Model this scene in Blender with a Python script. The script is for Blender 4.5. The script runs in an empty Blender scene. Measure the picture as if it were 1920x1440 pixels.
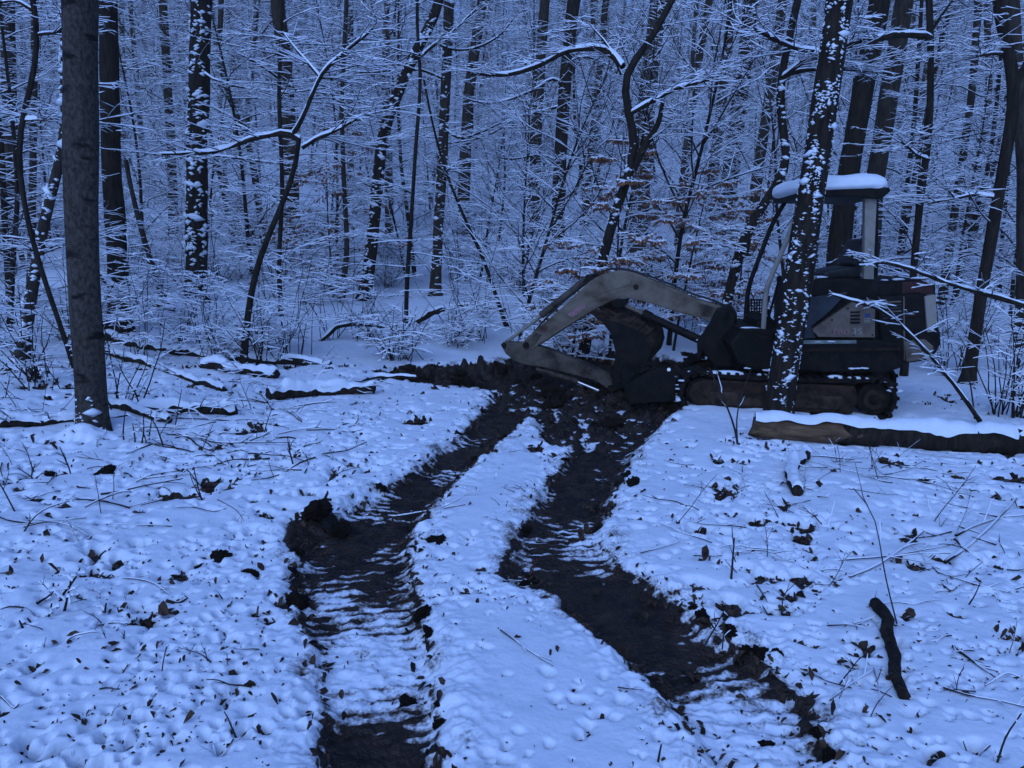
import bpy, bmesh, math, random
import numpy as np
from mathutils import Vector, Matrix

random.seed(7)
RNG = np.random.default_rng(11)
S = bpy.context.scene
COL = S.collection

# ------------------------------------------------------------------ camera
F_PX, PITCH, ROLL, EYE = 1450.0, math.radians(10.3), math.radians(1.5), 1.6
CAM_M = (Matrix.Rotation(math.pi / 2 - PITCH, 3, 'X') @ Matrix.Rotation(ROLL, 3, 'Z'))
cam = bpy.data.objects.new('camera', bpy.data.cameras.new('camera'))
COL.objects.link(cam)
cam.matrix_world = Matrix.Translation((0, 0, EYE)) @ CAM_M.to_4x4()
cam.data.sensor_width = 36.0
cam.data.lens = 36.0 * F_PX / 1920.0
cam.data.clip_start = 0.05
cam.data.clip_end = 1200
S.camera = cam

# ------------------------------------------------------------------ world, sun, exposure
W = bpy.data.worlds.new('World'); S.world = W; W.use_nodes = True
nt = W.node_tree; nt.nodes.clear()
SUN_EL, SUN_ROT = math.radians(38), math.radians(200)
sky = nt.nodes.new('ShaderNodeTexSky'); sky.sky_type = 'NISHITA'; sky.sun_disc = False
sky.sun_elevation = SUN_EL; sky.sun_rotation = SUN_ROT
sky.air_density = 1.0; sky.dust_density = 2.0; sky.ozone_density = 2.0
mul = nt.nodes.new('ShaderNodeMix'); mul.data_type = 'RGBA'; mul.blend_type = 'MULTIPLY'
mul.inputs[0].default_value = 1.0
mul.inputs[7].default_value = (0.30, 0.49, 0.98, 1)       # blue-hour cast
bg = nt.nodes.new('ShaderNodeBackground'); bg.inputs[1].default_value = 0.13
wo = nt.nodes.new('ShaderNodeOutputWorld')
nt.links.new(sky.outputs[0], mul.inputs[6]); nt.links.new(mul.outputs[2], bg.inputs[0])
nt.links.new(bg.outputs[0], wo.inputs[0])
sl = bpy.data.lights.new('sun', 'SUN'); sl.energy = 0.6; sl.angle = math.radians(70); sl.color = (0.30, 0.52, 1.0)
sun = bpy.data.objects.new('sun', sl); COL.objects.link(sun)
sd = Vector((math.sin(SUN_ROT) * math.cos(SUN_EL), math.cos(SUN_ROT) * math.cos(SUN_EL), math.sin(SUN_EL)))
sun.rotation_euler = sd.to_track_quat('Z', 'Y').to_euler()
S.view_settings.view_transform = 'Standard'; S.view_settings.look = 'None'
S.view_settings.exposure = 0.80; S.view_settings.gamma = 1.0
S.render.engine = 'CYCLES'
S.cycles.use_denoising = True; S.cycles.use_adaptive_sampling = True; S.cycles.adaptive_threshold = 0.015
S.cycles.max_bounces = 5; S.cycles.diffuse_bounces = 2; S.cycles.glossy_bounces = 2
S.cycles.transmission_bounces = 2; S.cycles.volume_bounces = 0; S.cycles.transparent_max_bounces = 8

# ------------------------------------------------------------------ numeric helpers
_PT = np.random.default_rng(5).permutation(4096)
_GA = np.random.default_rng(6).uniform(0, 2 * math.pi, 4096)
_GX, _GY = np.cos(_GA), np.sin(_GA)
def perlin(x, y, seed=0):
    x = np.asarray(x, float) + seed * 17.31; y = np.asarray(y, float) + seed * 9.73
    xi = np.floor(x).astype(np.int64); yi = np.floor(y).astype(np.int64)
    xf, yf = x - xi, y - yi
    def g(ix, iy, fx, fy):
        h = _PT[(_PT[(ix + seed * 131) & 4095] + iy) & 4095]
        return _GX[h] * fx + _GY[h] * fy
    u = xf * xf * xf * (xf * (xf * 6 - 15) + 10); v = yf * yf * yf * (yf * (yf * 6 - 15) + 10)
    a = g(xi, yi, xf, yf); b = g(xi + 1, yi, xf - 1, yf)
    c = g(xi, yi + 1, xf, yf - 1); d = g(xi + 1, yi + 1, xf - 1, yf - 1)
    return (a + (b - a) * u + (c - a) * v + (a - b - c + d) * u * v) * 1.5
def fbm(x, y, seed=0, oct=4, gain=0.5):
    s = 0; a = 1.0; f = 1.0
    for o in range(oct):
        s = s + a * perlin(np.asarray(x) * f, np.asarray(y) * f, seed + o * 3); a *= gain; f *= 2.03
    return s
def sstep(a, b, x):
    t = np.clip((x - a) / (b - a), 0, 1); return t * t * (3 - 2 * t)

_HY = np.linspace(0, 400, 4001)
_SL = 0.105 * sstep(9, 14, _HY) + 0.10 * sstep(17, 27, _HY) + 0.05 * sstep(30, 55, _HY) - 0.2 * sstep(130, 200, _HY)
_HZ = np.concatenate([[0], np.cumsum(_SL[:-1] * 0.1)])
def terrain(x, y):
    x = np.asarray(x, float); y = np.asarray(y, float)
    z = np.interp(y, _HY, _HZ)
    far = sstep(10, 26, y)
    z = z + far * (0.55 * perlin(x / 11, y / 13, 3) + 0.12 * perlin(x / 2.6, y / 2.6, 4)) + 0.4 * sstep(-2, -14, x) * far
    return z + 0.03 * perlin(x * 0.55, y * 0.55, 1) * (1 - far) * sstep(0.5, 2.5, y)

def ray(px, py):
    v = CAM_M @ Vector(((px - 960) / F_PX, -(py - 720) / F_PX, -1.0)); return v
def at(px, py, Y):
    v = ray(px, py); t = Y / v.y
    return Vector((v.x * t, Y, EYE + v.z * t))
def gnd(px, py):
    v = ray(px, py); t = 1.2; step = 0.05
    while t < 160:
        p = (v.x * t, v.y * t, EYE + v.z * t)
        if p[2] < float(terrain(p[0], p[1])):
            lo, hi = t - step, t
            for _ in range(10):
                m = (lo + hi) / 2
                if EYE + v.z * m < float(terrain(v.x * m, v.y * m)): hi = m
                else: lo = m
            return Vector((v.x * hi, v.y * hi, EYE + v.z * hi))
        step = max(0.05, t * 0.02); t += step
    return Vector((v.x * 60, v.y * 60, 6))

# ------------------------------------------------------------------ materials
MATS = {}
def newmat(name):
    m = bpy.data.materials.new(name); m.use_nodes = True
    n = m.node_tree.nodes; b = n['Principled BSDF']; MATS[name] = m
    return m, m.node_tree, b
def noise_mat(name, c1, c2, scale=8, rough=0.8, stretch=(1, 1, 1), bump=0.3, bscale=None, bdist=0.01, detail=6, lo=0.35, hi=0.65,
              metallic=0.0, c3=None, spec=0.3, rough2=None, coord='Object'):
    m, t, b = newmat(name); L = t.links; N = t.nodes
    tc = N.new('ShaderNodeTexCoord'); mp = N.new('ShaderNodeMapping'); mp.inputs['Scale'].default_value = stretch
    L.new(tc.outputs[coord], mp.inputs[0])
    no = N.new('ShaderNodeTexNoise'); no.inputs['Scale'].default_value = scale; no.inputs['Detail'].default_value = detail
    no.inputs['Roughness'].default_value = 0.62
    L.new(mp.outputs[0], no.inputs['Vector'])
    cr = N.new('ShaderNodeValToRGB'); e = cr.color_ramp.elements
    e[0].position = lo; e[0].color = (*c1, 1); e[1].position = hi; e[1].color = (*c2, 1)
    if c3: k = e.new(min(0.98, hi + 0.12)); k.color = (*c3, 1)
    L.new(no.outputs[0], cr.inputs[0]); L.new(cr.outputs[0], b.inputs['Base Color'])
    b.inputs['Roughness'].default_value = rough; b.inputs['Metallic'].default_value = metallic
    b.inputs['Specular IOR Level'].default_value = spec
    if rough2 is not None:
        mr = N.new('ShaderNodeMapRange'); mr.inputs[1].default_value = 0.3; mr.inputs[2].default_value = 0.7
        mr.inputs[3].default_value = rough; mr.inputs[4].default_value = rough2
        L.new(no.outputs[0], mr.inputs[0]); L.new(mr.outputs[0], b.inputs['Roughness'])
    if bump:
        n2 = N.new('ShaderNodeTexNoise'); n2.inputs['Scale'].default_value = bscale or scale * 3; n2.inputs['Detail'].default_value = 5
        L.new(mp.outputs[0], n2.inputs['Vector'])
        bp = N.new('ShaderNodeBump'); bp.inputs['Strength'].default_value = bump; bp.inputs['Distance'].default_value = bdist
        L.new(n2.outputs[0], bp.inputs['Height']); L.new(bp.outputs[0], b.inputs['Normal'])
    return m
M_SNOW = noise_mat('snow', (0.80, 0.82, 0.85), (0.87, 0.88, 0.90), 14, 0.62, bump=0.35, bscale=55, bdist=0.006, spec=0.2)
def dirty_snow(m):
    t = m.node_tree; N = t.nodes; L = t.links; b = N['Principled BSDF']; src = b.inputs['Base Color'].links[0].from_socket
    at_ = N.new('ShaderNodeAttribute'); at_.attribute_name = 'dirt'
    no = N.new('ShaderNodeTexNoise'); no.inputs['Scale'].default_value = 70; no.inputs['Detail'].default_value = 6
    tc = N.new('ShaderNodeTexCoord'); L.new(tc.outputs['Object'], no.inputs['Vector'])
    ad = N.new('ShaderNodeMath'); ad.operation = 'ADD'; L.new(at_.outputs['Fac'], ad.inputs[0]); L.new(no.outputs[0], ad.inputs[1])
    mr = N.new('ShaderNodeMapRange'); mr.inputs[1].default_value = 0.62; mr.inputs[2].default_value = 1.22; mr.interpolation_type = 'SMOOTHSTEP'; L.new(ad.outputs[0], mr.inputs[0])
    mx = N.new('ShaderNodeMix'); mx.data_type = 'RGBA'; L.new(mr.outputs[0], mx.inputs[0]); L.new(src, mx.inputs[6]); mx.inputs[7].default_value = (0.075, 0.048, 0.030, 1)
    L.new(mx.outputs[2], b.inputs['Base Color'])
M_GROUND = noise_mat('ground_snow', (0.80, 0.82, 0.85), (0.87, 0.88, 0.90), 14, 0.62, bump=0.45, bscale=48, bdist=0.007, spec=0.2); dirty_snow(M_GROUND)
M_SNOWT = noise_mat('twig_snow', (0.80, 0.82, 0.86), (0.86, 0.87, 0.90), 30, 0.7, bump=0, spec=0.15)
M_MUD = noise_mat('mud', (0.008, 0.0046, 0.0026), (0.044, 0.024, 0.013), 9, 0.62, bump=1.0, bscale=60, bdist=0.016, spec=0.3, rough2=0.30, c3=(0.085, 0.052, 0.032))
M_CLOD = noise_mat('clod_soil', (0.007, 0.0045, 0.003), (0.028, 0.017, 0.01), 16, 0.85, bump=0.9, bscale=70, bdist=0.01, spec=0.12)
M_BARK = noise_mat('bark', (0.022, 0.017, 0.013), (0.062, 0.047, 0.036), 22, 0.9, (1, 1, 0.22), bump=0.8, bscale=50, bdist=0.012, spec=0.12)
M_FARBARK = noise_mat('snow_dusted_bark', (0.030, 0.023, 0.018), (0.075, 0.060, 0.050), 5, 0.9, (1, 1, 0.5), bump=0, lo=0.40, hi=0.52, c3=(0.55, 0.56, 0.58), detail=10, spec=0.1)
M_BARKD = noise_mat('dark_bark', (0.012, 0.009, 0.007), (0.036, 0.027, 0.02), 26, 0.92, (1, 1, 0.2), bump=0.9, bscale=55, bdist=0.015, spec=0.12)
M_BEECH = noise_mat('smooth_grey_bark', (0.026, 0.020, 0.016), (0.082, 0.067, 0.055), 40, 0.9, (1, 1, 0.6), bump=0.7, bscale=75, bdist=0.006, lo=0.36, hi=0.64, detail=9, spec=0.12)
def bark_marks(m):
    t = m.node_tree; N = t.nodes; L = t.links; b = N['Principled BSDF']; src = b.inputs['Base Color'].links[0].from_socket
    tc = N.new('ShaderNodeTexCoord'); mp = N.new('ShaderNodeMapping'); mp.inputs['Scale'].default_value = (1, 1, 2.6); L.new(tc.outputs['Object'], mp.inputs[0])
    no = N.new('ShaderNodeTexNoise'); no.inputs['Scale'].default_value = 4.2; no.inputs['Detail'].default_value = 3; L.new(mp.outputs[0], no.inputs['Vector'])
    mr = N.new('ShaderNodeMapRange'); mr.inputs[1].default_value = .58; mr.inputs[2].default_value = .66; L.new(no.outputs[0], mr.inputs[0])
    mx = N.new('ShaderNodeMix'); mx.data_type = 'RGBA'; L.new(mr.outputs[0], mx.inputs[0]); L.new(src, mx.inputs[6]); mx.inputs[7].default_value = (0.012, 0.010, 0.008, 1); L.new(mx.outputs[2], b.inputs['Base Color'])
bark_marks(M_BEECH)
M_TWIG = noise_mat('twig_bark', (0.014, 0.01, 0.008), (0.045, 0.032, 0.024), 30, 0.9, bump=0)
M_ROT = noise_mat('rotten_wood', (0.05, 0.026, 0.014), (0.21, 0.12, 0.062), 9, 0.9, (0.35, 2, 2), bump=0.9, bscale=30, bdist=0.02, c3=(0.028, 0.018, 0.012))
M_LEAF = noise_mat('withered_leaf', (0.13, 0.055, 0.03), (0.30, 0.135, 0.07), 12, 0.8, bump=0)
M_LITTER = noise_mat('leaf_litter', (0.012, 0.008, 0.005), (0.085, 0.046, 0.026), 18, 0.85, bump=0)
M_PAINT = noise_mat('weathered_grey_paint', (0.050, 0.025, 0.013), (0.138, 0.105, 0.074), 3.2, 0.6, (1, 1, 1.6), bump=0.3, bscale=30, bdist=0.004, lo=0.32, hi=0.50, detail=14, c3=(0.185, 0.145, 0.105), spec=0.18)
M_PANEL = noise_mat('dusty_grey_panel', (0.07, 0.048, 0.034), (0.165, 0.125, 0.092), 7, 0.65, bump=0.15, bscale=40, bdist=0.003, lo=0.3, hi=0.55, detail=8)
M_POST = noise_mat('pale_post_paint', (0.15, 0.13, 0.105), (0.27, 0.235, 0.19), 6, 0.55, bump=0.1, bdist=0.003, lo=0.3, hi=0.5)
M_ARM = noise_mat('muddy_arm_paint', (0.022, 0.013, 0.008), (0.105, 0.078, 0.055), 5, 0.7, bump=0.4, bscale=35, bdist=0.006, lo=0.36, hi=0.62, detail=9)
M_RED = noise_mat('faded_red_paint', (0.030, 0.009, 0.008), (0.085, 0.022, 0.019), 7, 0.6, bump=0.15, bdist=0.004)
M_BLACK = noise_mat('black_steel', (0.004, 0.0036, 0.003), (0.014, 0.011, 0.009), 10, 0.6, bump=0.3, bscale=45, bdist=0.004, spec=0.12)
M_DPANEL = noise_mat('dark_blue_panel', (0.012, 0.015, 0.021), (0.035, 0.04, 0.05), 8, 0.55, bump=0.1, bdist=0.003)
M_RUBBER = noise_mat('muddy_rubber', (0.005, 0.0045, 0.004), (0.018, 0.013, 0.01), 14, 0.85, bump=0.6, bscale=50, bdist=0.006, spec=0.12)
M_RUST = noise_mat('rusty_steel', (0.01, 0.006, 0.004), (0.044, 0.025, 0.016), 12, 0.75, bump=0.5, bscale=45, bdist=0.005, spec=0.12)
M_BUCKET = noise_mat('muddy_bucket_steel', (0.014, 0.009, 0.006), (0.075, 0.047, 0.031), 9, 0.8, bump=0.8, bscale=40, bdist=0.01, spec=0.12)
M_CHROME = noise_mat('chrome_rod', (0.45, 0.44, 0.43), (0.58, 0.57, 0.55), 5, 0.3, bump=0, metallic=1.0)
M_HOSE = noise_mat('rubber_hose', (0.010, 0.010, 0.010), (0.02, 0.02, 0.02), 10, 0.5, bump=0)
M_VINYL = noise_mat('black_vinyl', (0.010, 0.010, 0.011), (0.022, 0.021, 0.022), 12, 0.5, bump=0.2, bdist=0.003)
M_PINK = noise_mat('faded_pink_lettering', (0.20, 0.10, 0.10), (0.33, 0.17, 0.17), 30, 0.6, bump=0)
M_GREYL = noise_mat('grey_lettering', (0.24, 0.21, 0.18), (0.34, 0.30, 0.26), 30, 0.6, bump=0)
M_BLUED = noise_mat('blue_decal', (0.03, 0.05, 0.14), (0.04, 0.07, 0.18), 20, 0.5, bump=0)
M_GREEN = noise_mat('pale_green_strip', (0.12, 0.14, 0.125), (0.24, 0.27, 0.245), 12, 0.7, bump=0)

# ------------------------------------------------------------------ mesh helpers
def raw_mesh(name, V, quads=None, tris=None, mats=(), midx=None, smooth=True):
    me = bpy.data.meshes.new(name)
    V = np.ascontiguousarray(V, dtype=np.float32)
    parts, starts, tot = [], [], []
    n = 0; pos = 0
    if quads is not None and len(quads):
        q = np.asarray(quads, np.int32); parts.append(q.ravel()); starts.append(np.arange(len(q)) * 4); tot.append(np.full(len(q), 4)); pos = q.size; n += len(q)
    if tris is not None and len(tris):
        q = np.asarray(tris, np.int32); parts.append(q.ravel()); starts.append(pos + np.arange(len(q)) * 3); tot.append(np.full(len(q), 3)); n += len(q)
    if not parts: return me
    loops = np.concatenate(parts).astype(np.int32)
    me.vertices.add(len(V)); me.vertices.foreach_set('co', V.ravel())
    me.loops.add(len(loops)); me.loops.foreach_set('vertex_index', loops)
    me.polygons.add(n); me.polygons.foreach_set('loop_start', np.concatenate(starts).astype(np.int32))
    try: me.polygons.foreach_set('loop_total', np.concatenate(tot).astype(np.int32))
    except Exception: pass
    for m in mats: me.materials.append(m)
    if midx is not None: me.polygons.foreach_set('material_index', np.asarray(midx, np.int32))
    me.polygons.foreach_set('use_smooth', np.full(n, smooth))
    me.update(calc_edges=True)
    return me
def link(name, me, parent=None, loc=None):
    o = bpy.data.objects.new(name, me)
    if len(me.polygons) == 0: return o
    COL.objects.link(o)
    if parent is not None: o.parent = parent
    if loc is not None: o.location = loc
    return o
def empty(name, loc):
    o = bpy.data.objects.new(name, None); COL.objects.link(o); o.location = loc; o.empty_display_size = 0.2
    return o
def tag(o, label=None, cat=None, group=None, kind=None):
    if label: o['label'] = label
    if cat: o['category'] = cat
    if group: o['group'] = group
    if kind: o['kind'] = kind
    return o
def copy_tree(o, parent=None):
    c = o.copy(); COL.objects.link(c)
    if parent is not None: c.parent = parent
    for ch in o.children: copy_tree(ch, c)
    return c

class Lines:
    """collects polylines with radii, builds bark tubes and snow ridges in batches"""
    def __init__(s): s.d = {}
    def add(s, pts, rad, snow=1.0):
        s.d.setdefault(len(pts), []).append((pts, rad, snow))
    def arrays(s):
        for k, l in s.d.items():
            P = np.array([a[0] for a in l], float); R = np.array([a[1] for a in l], float); W = np.array([a[2] for a in l], float)
            T = np.empty_like(P); T[:, 1:-1] = P[:, 2:] - P[:, :-2]; T[:, 0] = P[:, 1] - P[:, 0]; T[:, -1] = P[:, -1] - P[:, -2]
            T /= np.linalg.norm(T, axis=2, keepdims=True) + 1e-9
            ref = np.zeros_like(T); ref[..., 2] = 1
            mean = np.abs(T.mean(1)[:, 2]) > 0.8
            ref[mean] = (0.3, 1.0, 0.0)
            Sd = np.cross(T, ref); Sd /= np.linalg.norm(Sd, axis=2, keepdims=True) + 1e-9
            Nn = np.cross(Sd, T)
            yield P, R, W, T, Sd, Nn
    def tubes(s, name, mat, n=3, n_thick=None, thick=0.03):
        Vs, Qs, off = [], [], 0
        for P, R, W, T, Sd, Nn in s.arrays():
            B, k = P.shape[:2]
            nn = n
            a = np.arange(nn) / nn * 2 * math.pi + math.pi / 2 + math.pi
            ring = (Sd[:, :, None, :] * np.cos(a)[None, None, :, None] + Nn[:, :, None, :] * np.sin(a)[None, None, :, None]) * R[:, :, None, None] + P[:, :, None, :]
            Vs.append(ring.reshape(-1, 3))
            b = np.arange(B)[:, None, None]; i = np.arange(k - 1)[None, :, None]; j = np.arange(nn)[None, None, :]
            base = off + b * k * nn; j2 = (j + 1) % nn
            Qs.append(np.stack([base + i * nn + j, base + i * nn + j2, base + (i + 1) * nn + j2, base + (i + 1) * nn + j], -1).reshape(-1, 4))
            off += B * k * nn
        return raw_mesh(name, np.concatenate(Vs), np.concatenate(Qs), mats=[mat])
    def snow(s, name, mat, m=3, w0=0.0045, h0=0.009, hk=0.7, hmax=0.05, spread=1.35):
        Vs, Qs, off = [], [], 0
        for P, R, W, T, Sd, Nn in s.arrays():
            B, k = P.shape[:2]
            hf = np.sqrt(np.clip(1 - T[..., 2] ** 2, 0, 1)); f = sstep(0.35, 0.75, hf) * W[:, None]
            f = f * np.clip(0.80 + 0.75 * perlin(P[..., 0] * 3.1 + P[..., 2] * 2.3, P[..., 1] * 3.3 + P[..., 2] * 1.1, 9) + 0.35 * perlin(P[..., 0] * 9.7 + P[..., 2] * 7, P[..., 1] * 9.1, 12), 0.25, 1.4)
            f[:, -1] *= 0.3
            hgt = np.minimum(h0 + hk * R, hmax) * f
            w = np.maximum(R * 0.98, w0) * np.clip(f * 3, 0.0, 1)
            up = np.zeros_like(P); up[..., 2] = 1
            if m == 3:
                a = P - Sd * w[..., None] + Nn * (R * 0.2)[..., None]
                c = P + Sd * w[..., None] + Nn * (R * 0.2)[..., None]
                t = P + Nn * (R * 0.6)[..., None] + up * hgt[..., None]
                ring = np.stack([a, t, c], 2)
            else:
                ang = np.linspace(-1, 1, m)[None, None, :] * (spread * (1 + 0.30 * perlin(P[..., 0] * 3.1 + P[..., 2] * 2, P[..., 1] * 3.3 + 2.7, 15) + 0.12 * perlin(P[..., 0] * 9, P[..., 1] * 9 + 1.3, 16)))[..., None]
                ang = np.clip(ang, -1.75, 1.75)
                e = (Sd[:, :, None, :] * (np.sin(ang)[..., None] * (w * 1.02)[:, :, None, None])
                     + Nn[:, :, None, :] * (np.cos(ang)[..., None] * (R * 0.96)[:, :, None, None])
                     + up[:, :, None, :] * ((np.cos(ang)[..., None].clip(0) ** 0.5) * hgt[:, :, None, None]))
                ring = P[:, :, None, :] + e
            Vs.append(ring.reshape(-1, 3))
            b = np.arange(B)[:, None, None]; i = np.arange(k - 1)[None, :, None]; j = np.arange(m - 1)[None, None, :]
            base = off + b * k * m
            q = np.stack([base + i * m + j, base + (i + 1) * m + j, base + (i + 1) * m + j + 1, base + i * m + j + 1], -1)
            keep = ((f[:, :-1] + f[:, 1:]) > 0.12)
            Qs.append(q[keep].reshape(-1, 4))
            off += B * k * m
        return raw_mesh(name, np.concatenate(Vs), np.concatenate(Qs), mats=[mat])

rnd = random.Random(3)
def curve_pts(p, d, L, k, wig, lift):
    """a wandering branch: k points from p along d"""
    pts = [tuple(p)]; x, y, z = p; dx, dy, dz = d; st = L / (k - 1)
    for i in range(k - 1):
        dx += rnd.gauss(0, wig); dy += rnd.gauss(0, wig); dz += rnd.gauss(0, wig * 0.7) + lift
        q = math.sqrt(dx * dx + dy * dy + dz * dz) or 1; dx /= q; dy /= q; dz /= q
        x += dx * st; y += dy * st; z += dz * st
        pts.append((x, y, z))
    return pts, (dx, dy, dz)
def lerp_pt(pts, t):
    f = t * (len(pts) - 1); i = min(int(f), len(pts) - 2); u = f - i
    a, b = pts[i], pts[i + 1]
    return tuple(a[c] + (b[c] - a[c]) * u for c in range(3)), tuple(b[c] - a[c] for c in range(3))
def spray(L, p, d, length, r0, n2=8, n3=3, wig=0.10, lift=-0.05, k=7, snow=1.0, flat=0.35):
    """a primary branch carrying a flat spray of twigs"""
    pts, _ = curve_pts(p, d, length, k, wig, lift)
    L.add(pts, [r0 * (1 - 0.75 * i / (k - 1)) for i in range(k)], snow)
    side = rnd.choice((-1, 1))
    for j in range(n2):
        t = 0.18 + 0.8 * (j + rnd.random() * 0.7) / n2
        q, tg = lerp_pt(pts, min(t, 0.99)); side = -side
        an = math.atan2(tg[1], tg[0]) + side * rnd.uniform(0.55, 1.15)
        h = math.hypot(tg[0], tg[1]) or 1e-6
        sl = tg[2] / math.sqrt(h * h + tg[2] ** 2)
        d2 = (math.cos(an), math.sin(an), sl * flat + rnd.gauss(0.02, 0.16))
        l2 = length * (0.18 + 0.42 * (1 - t)) * rnd.uniform(0.6, 1.25)
        p2, _ = curve_pts(q, d2, l2, 5, wig * 1.1, lift * 0.5)
        r2 = max(0.0035, r0 * 0.42 * (1 - 0.5 * t))
        L.add(p2, [r2 * (1 - 0.6 * i / 4) for i in range(5)], snow)
        s3 = rnd.choice((-1, 1))
        for m in range(n3):
            t3 = rnd.uniform(0.25, 0.95); q3, tg3 = lerp_pt(p2, t3); s3 = -s3
            a3 = math.atan2(tg3[1], tg3[0]) + s3 * rnd.uniform(0.5, 1.1)
            p3, _ = curve_pts(q3, (math.cos(a3), math.sin(a3), rnd.gauss(0, 0.2)), l2 * rnd.uniform(0.25, 0.55), 3, wig, 0)
            L.add(p3, [0.0036, 0.003, 0.0022], snow)
    return pts

def trunk_mesh(name, pts, rad, mat, n=10, seed=0, flare=0.35, rough=0.06, sub=0.22):
    """a trunk through pts (world or local), resampled, with knobbly radius and a root flare"""
    P = np.array(pts, float); R = np.array(rad, float)
    seg = np.linalg.norm(np.diff(P, axis=0), axis=1); s = np.concatenate([[0], np.cumsum(seg)])
    m = max(6, int(s[-1] / sub)); t = np.linspace(0, s[-1], m)
    t = t ** 1.0
    def sm(col):
        return np.interp(t, s, col)
    Q = np.stack([sm(P[:, c]) for c in range(3)], 1); r = sm(R)
    for _ in range(2):
        Q[1:-1] = (Q[:-2] + 2 * Q[1:-1] + Q[2:]) / 4
    r = r * (1 + flare * np.exp(-t / 0.26))
    T = np.gradient(Q, axis=0); T /= np.linalg.norm(T, axis=1, keepdims=True)
    ref = np.tile(np.array([0.15, 1.0, 0.05]), (m, 1)); Sd = np.cross(T, ref); Sd /= np.linalg.norm(Sd, axis=1, keepdims=True); Nn = np.cross(Sd, T)
    a = np.arange(n) / n * 2 * math.pi
    rr = r[:, None] * (1 + rough * 2 * perlin(np.cos(a)[None] * 1.3 + t[:, None] * 1.1, np.sin(a)[None] * 1.3 + seed * 3.7 + t[:, None] * 0.4, seed % 50))
    rr = rr * (1 + flare * 0.7 * np.exp(-t / 0.18)[:, None] * np.cos(a * 3 + seed)[None])
    V = Q[:, None] + (Sd[:, None] * np.cos(a)[None, :, None] + Nn[:, None] * np.sin(a)[None, :, None]) * rr[..., None]
    i = np.arange(m - 1)[:, None]; j = np.arange(n)[None]; j2 = (j + 1) % n
    q = np.stack([i * n + j, i * n + j2, (i + 1) * n + j2, (i + 1) * n + j], -1).reshape(-1, 4)
    return raw_mesh(name, V.reshape(-1, 3), q, mats=[mat]), Q, r

# ------------------------------------------------------------------ ground maps
RX0, RX1, RY0, RY1, RS = -8.0, 8.0, 1.0, 13.0, 0.0125
nx, ny = int((RX1 - RX0) / RS), int((RY1 - RY0) / RS)
gx = RX0 + (np.arange(nx) + 0.5) * RS; gy = RY0 + (np.arange(ny) + 0.5) * RS
GX, GY = np.meshgrid(gx, gy)
def flat(px, py):
    v = ray(px, py); t = -EYE / v.z
    return (v.x * t, v.y * t)
def inpoly(poly):
    P = [flat(*p) for p in poly]; ins = np.zeros(GX.shape, bool)
    xs = [p[0] for p in P]; ys = [p[1] for p in P]
    c0 = max(0, int((min(xs) - RX0) / RS) - 1); c1 = min(nx, int((max(xs) - RX0) / RS) + 2)
    r0 = max(0, int((min(ys) - RY0) / RS) - 1); r1 = min(ny, int((max(ys) - RY0) / RS) + 2)
    if c1 <= c0 or r1 <= r0: return ins
    X = GX[r0:r1, c0:c1]; Y = GY[r0:r1, c0:c1]
    X = X + 0.040 * fbm(X * 6, Y * 6, 21, 4, .62); Y = Y + 0.05 * fbm(X * 6, Y * 6, 31, 4, .62)
    w = np.zeros(X.shape, bool)
    for (xa, ya), (xb, yb) in zip(P, P[1:] + P[:1]):
        if ya == yb: continue
        w ^= ((ya > Y) != (yb > Y)) & (X < (xb - xa) * (Y - ya) / (yb - ya) + xa)
    ins[r0:r1, c0:c1] = w
    return ins
def blur(A, n):
    for ax in (0, 1):
        for _ in range(2):
            k = 2 * n + 1
            pad = [(0, 0), (0, 0)]; pad[ax] = (n + 1, n)
            C = np.cumsum(np.pad(A, pad, mode='edge'), axis=ax)
            A = (np.take(C, range(k, C.shape[ax]), axis=ax) - np.take(C, range(0, C.shape[ax] - k), axis=ax)) / k
    return A
LT = [(1500, 615, 825), (1440, 615, 820), (1300, 610, 812), (1200, 588, 792), (1100, 566, 772), (1050, 558, 768), (1000, 572, 775), (960, 640, 795), (900, 742, 850), (850, 828, 905), (800, 888, 965), (760, 918, 1012), (725, 930, 1060)]
RT = [(1500, 1360, 1590), (1440, 1345, 1560), (1300, 1262, 1490), (1240, 1195, 1420), (1200, 1140, 1365), (1150, 1080, 1295), (1100, 1030, 1222), (1060, 985, 1155), (1000, 985, 1112), (950, 1005, 1140), (900, 1030, 1162), (850, 1072, 1185), (800, 1108, 1235), (760, 1130, 1270)]
def strip_poly(T): return [(l, y) for y, l, r in T] + [(r, y) for y, l, r in reversed(T)]
DIG = [(690, 700), (780, 688), (900, 682), (1040, 660), (1160, 650), (1290, 690), (1290, 745), (1250, 790), (1180, 815), (1130, 830), (1080, 838), (1030, 830), (1000, 775), (940, 765), (930, 735), (860, 720), (770, 715)]
lt_m = inpoly(strip_poly(LT)); rt_m = inpoly(strip_poly(RT)); dig_m = inpoly(DIG)
isl = inpoly([(945, 835), (985, 785), (1005, 778), (1010, 820), (985, 842)])
spill = inpoly([(948, 1085), (955, 1045), (975, 1010), (1000, 990), (1040, 1085), (1000, 1092), (970, 1094)])
bank = inpoly([(562, 1040), (560, 975), (604, 962), (622, 985), (685, 962), (660, 1000), (585, 1010), (580, 1090), (566, 1090)])
def centre(T): return [flat((l + r) / 2, y) for y, l, r in T]
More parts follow.
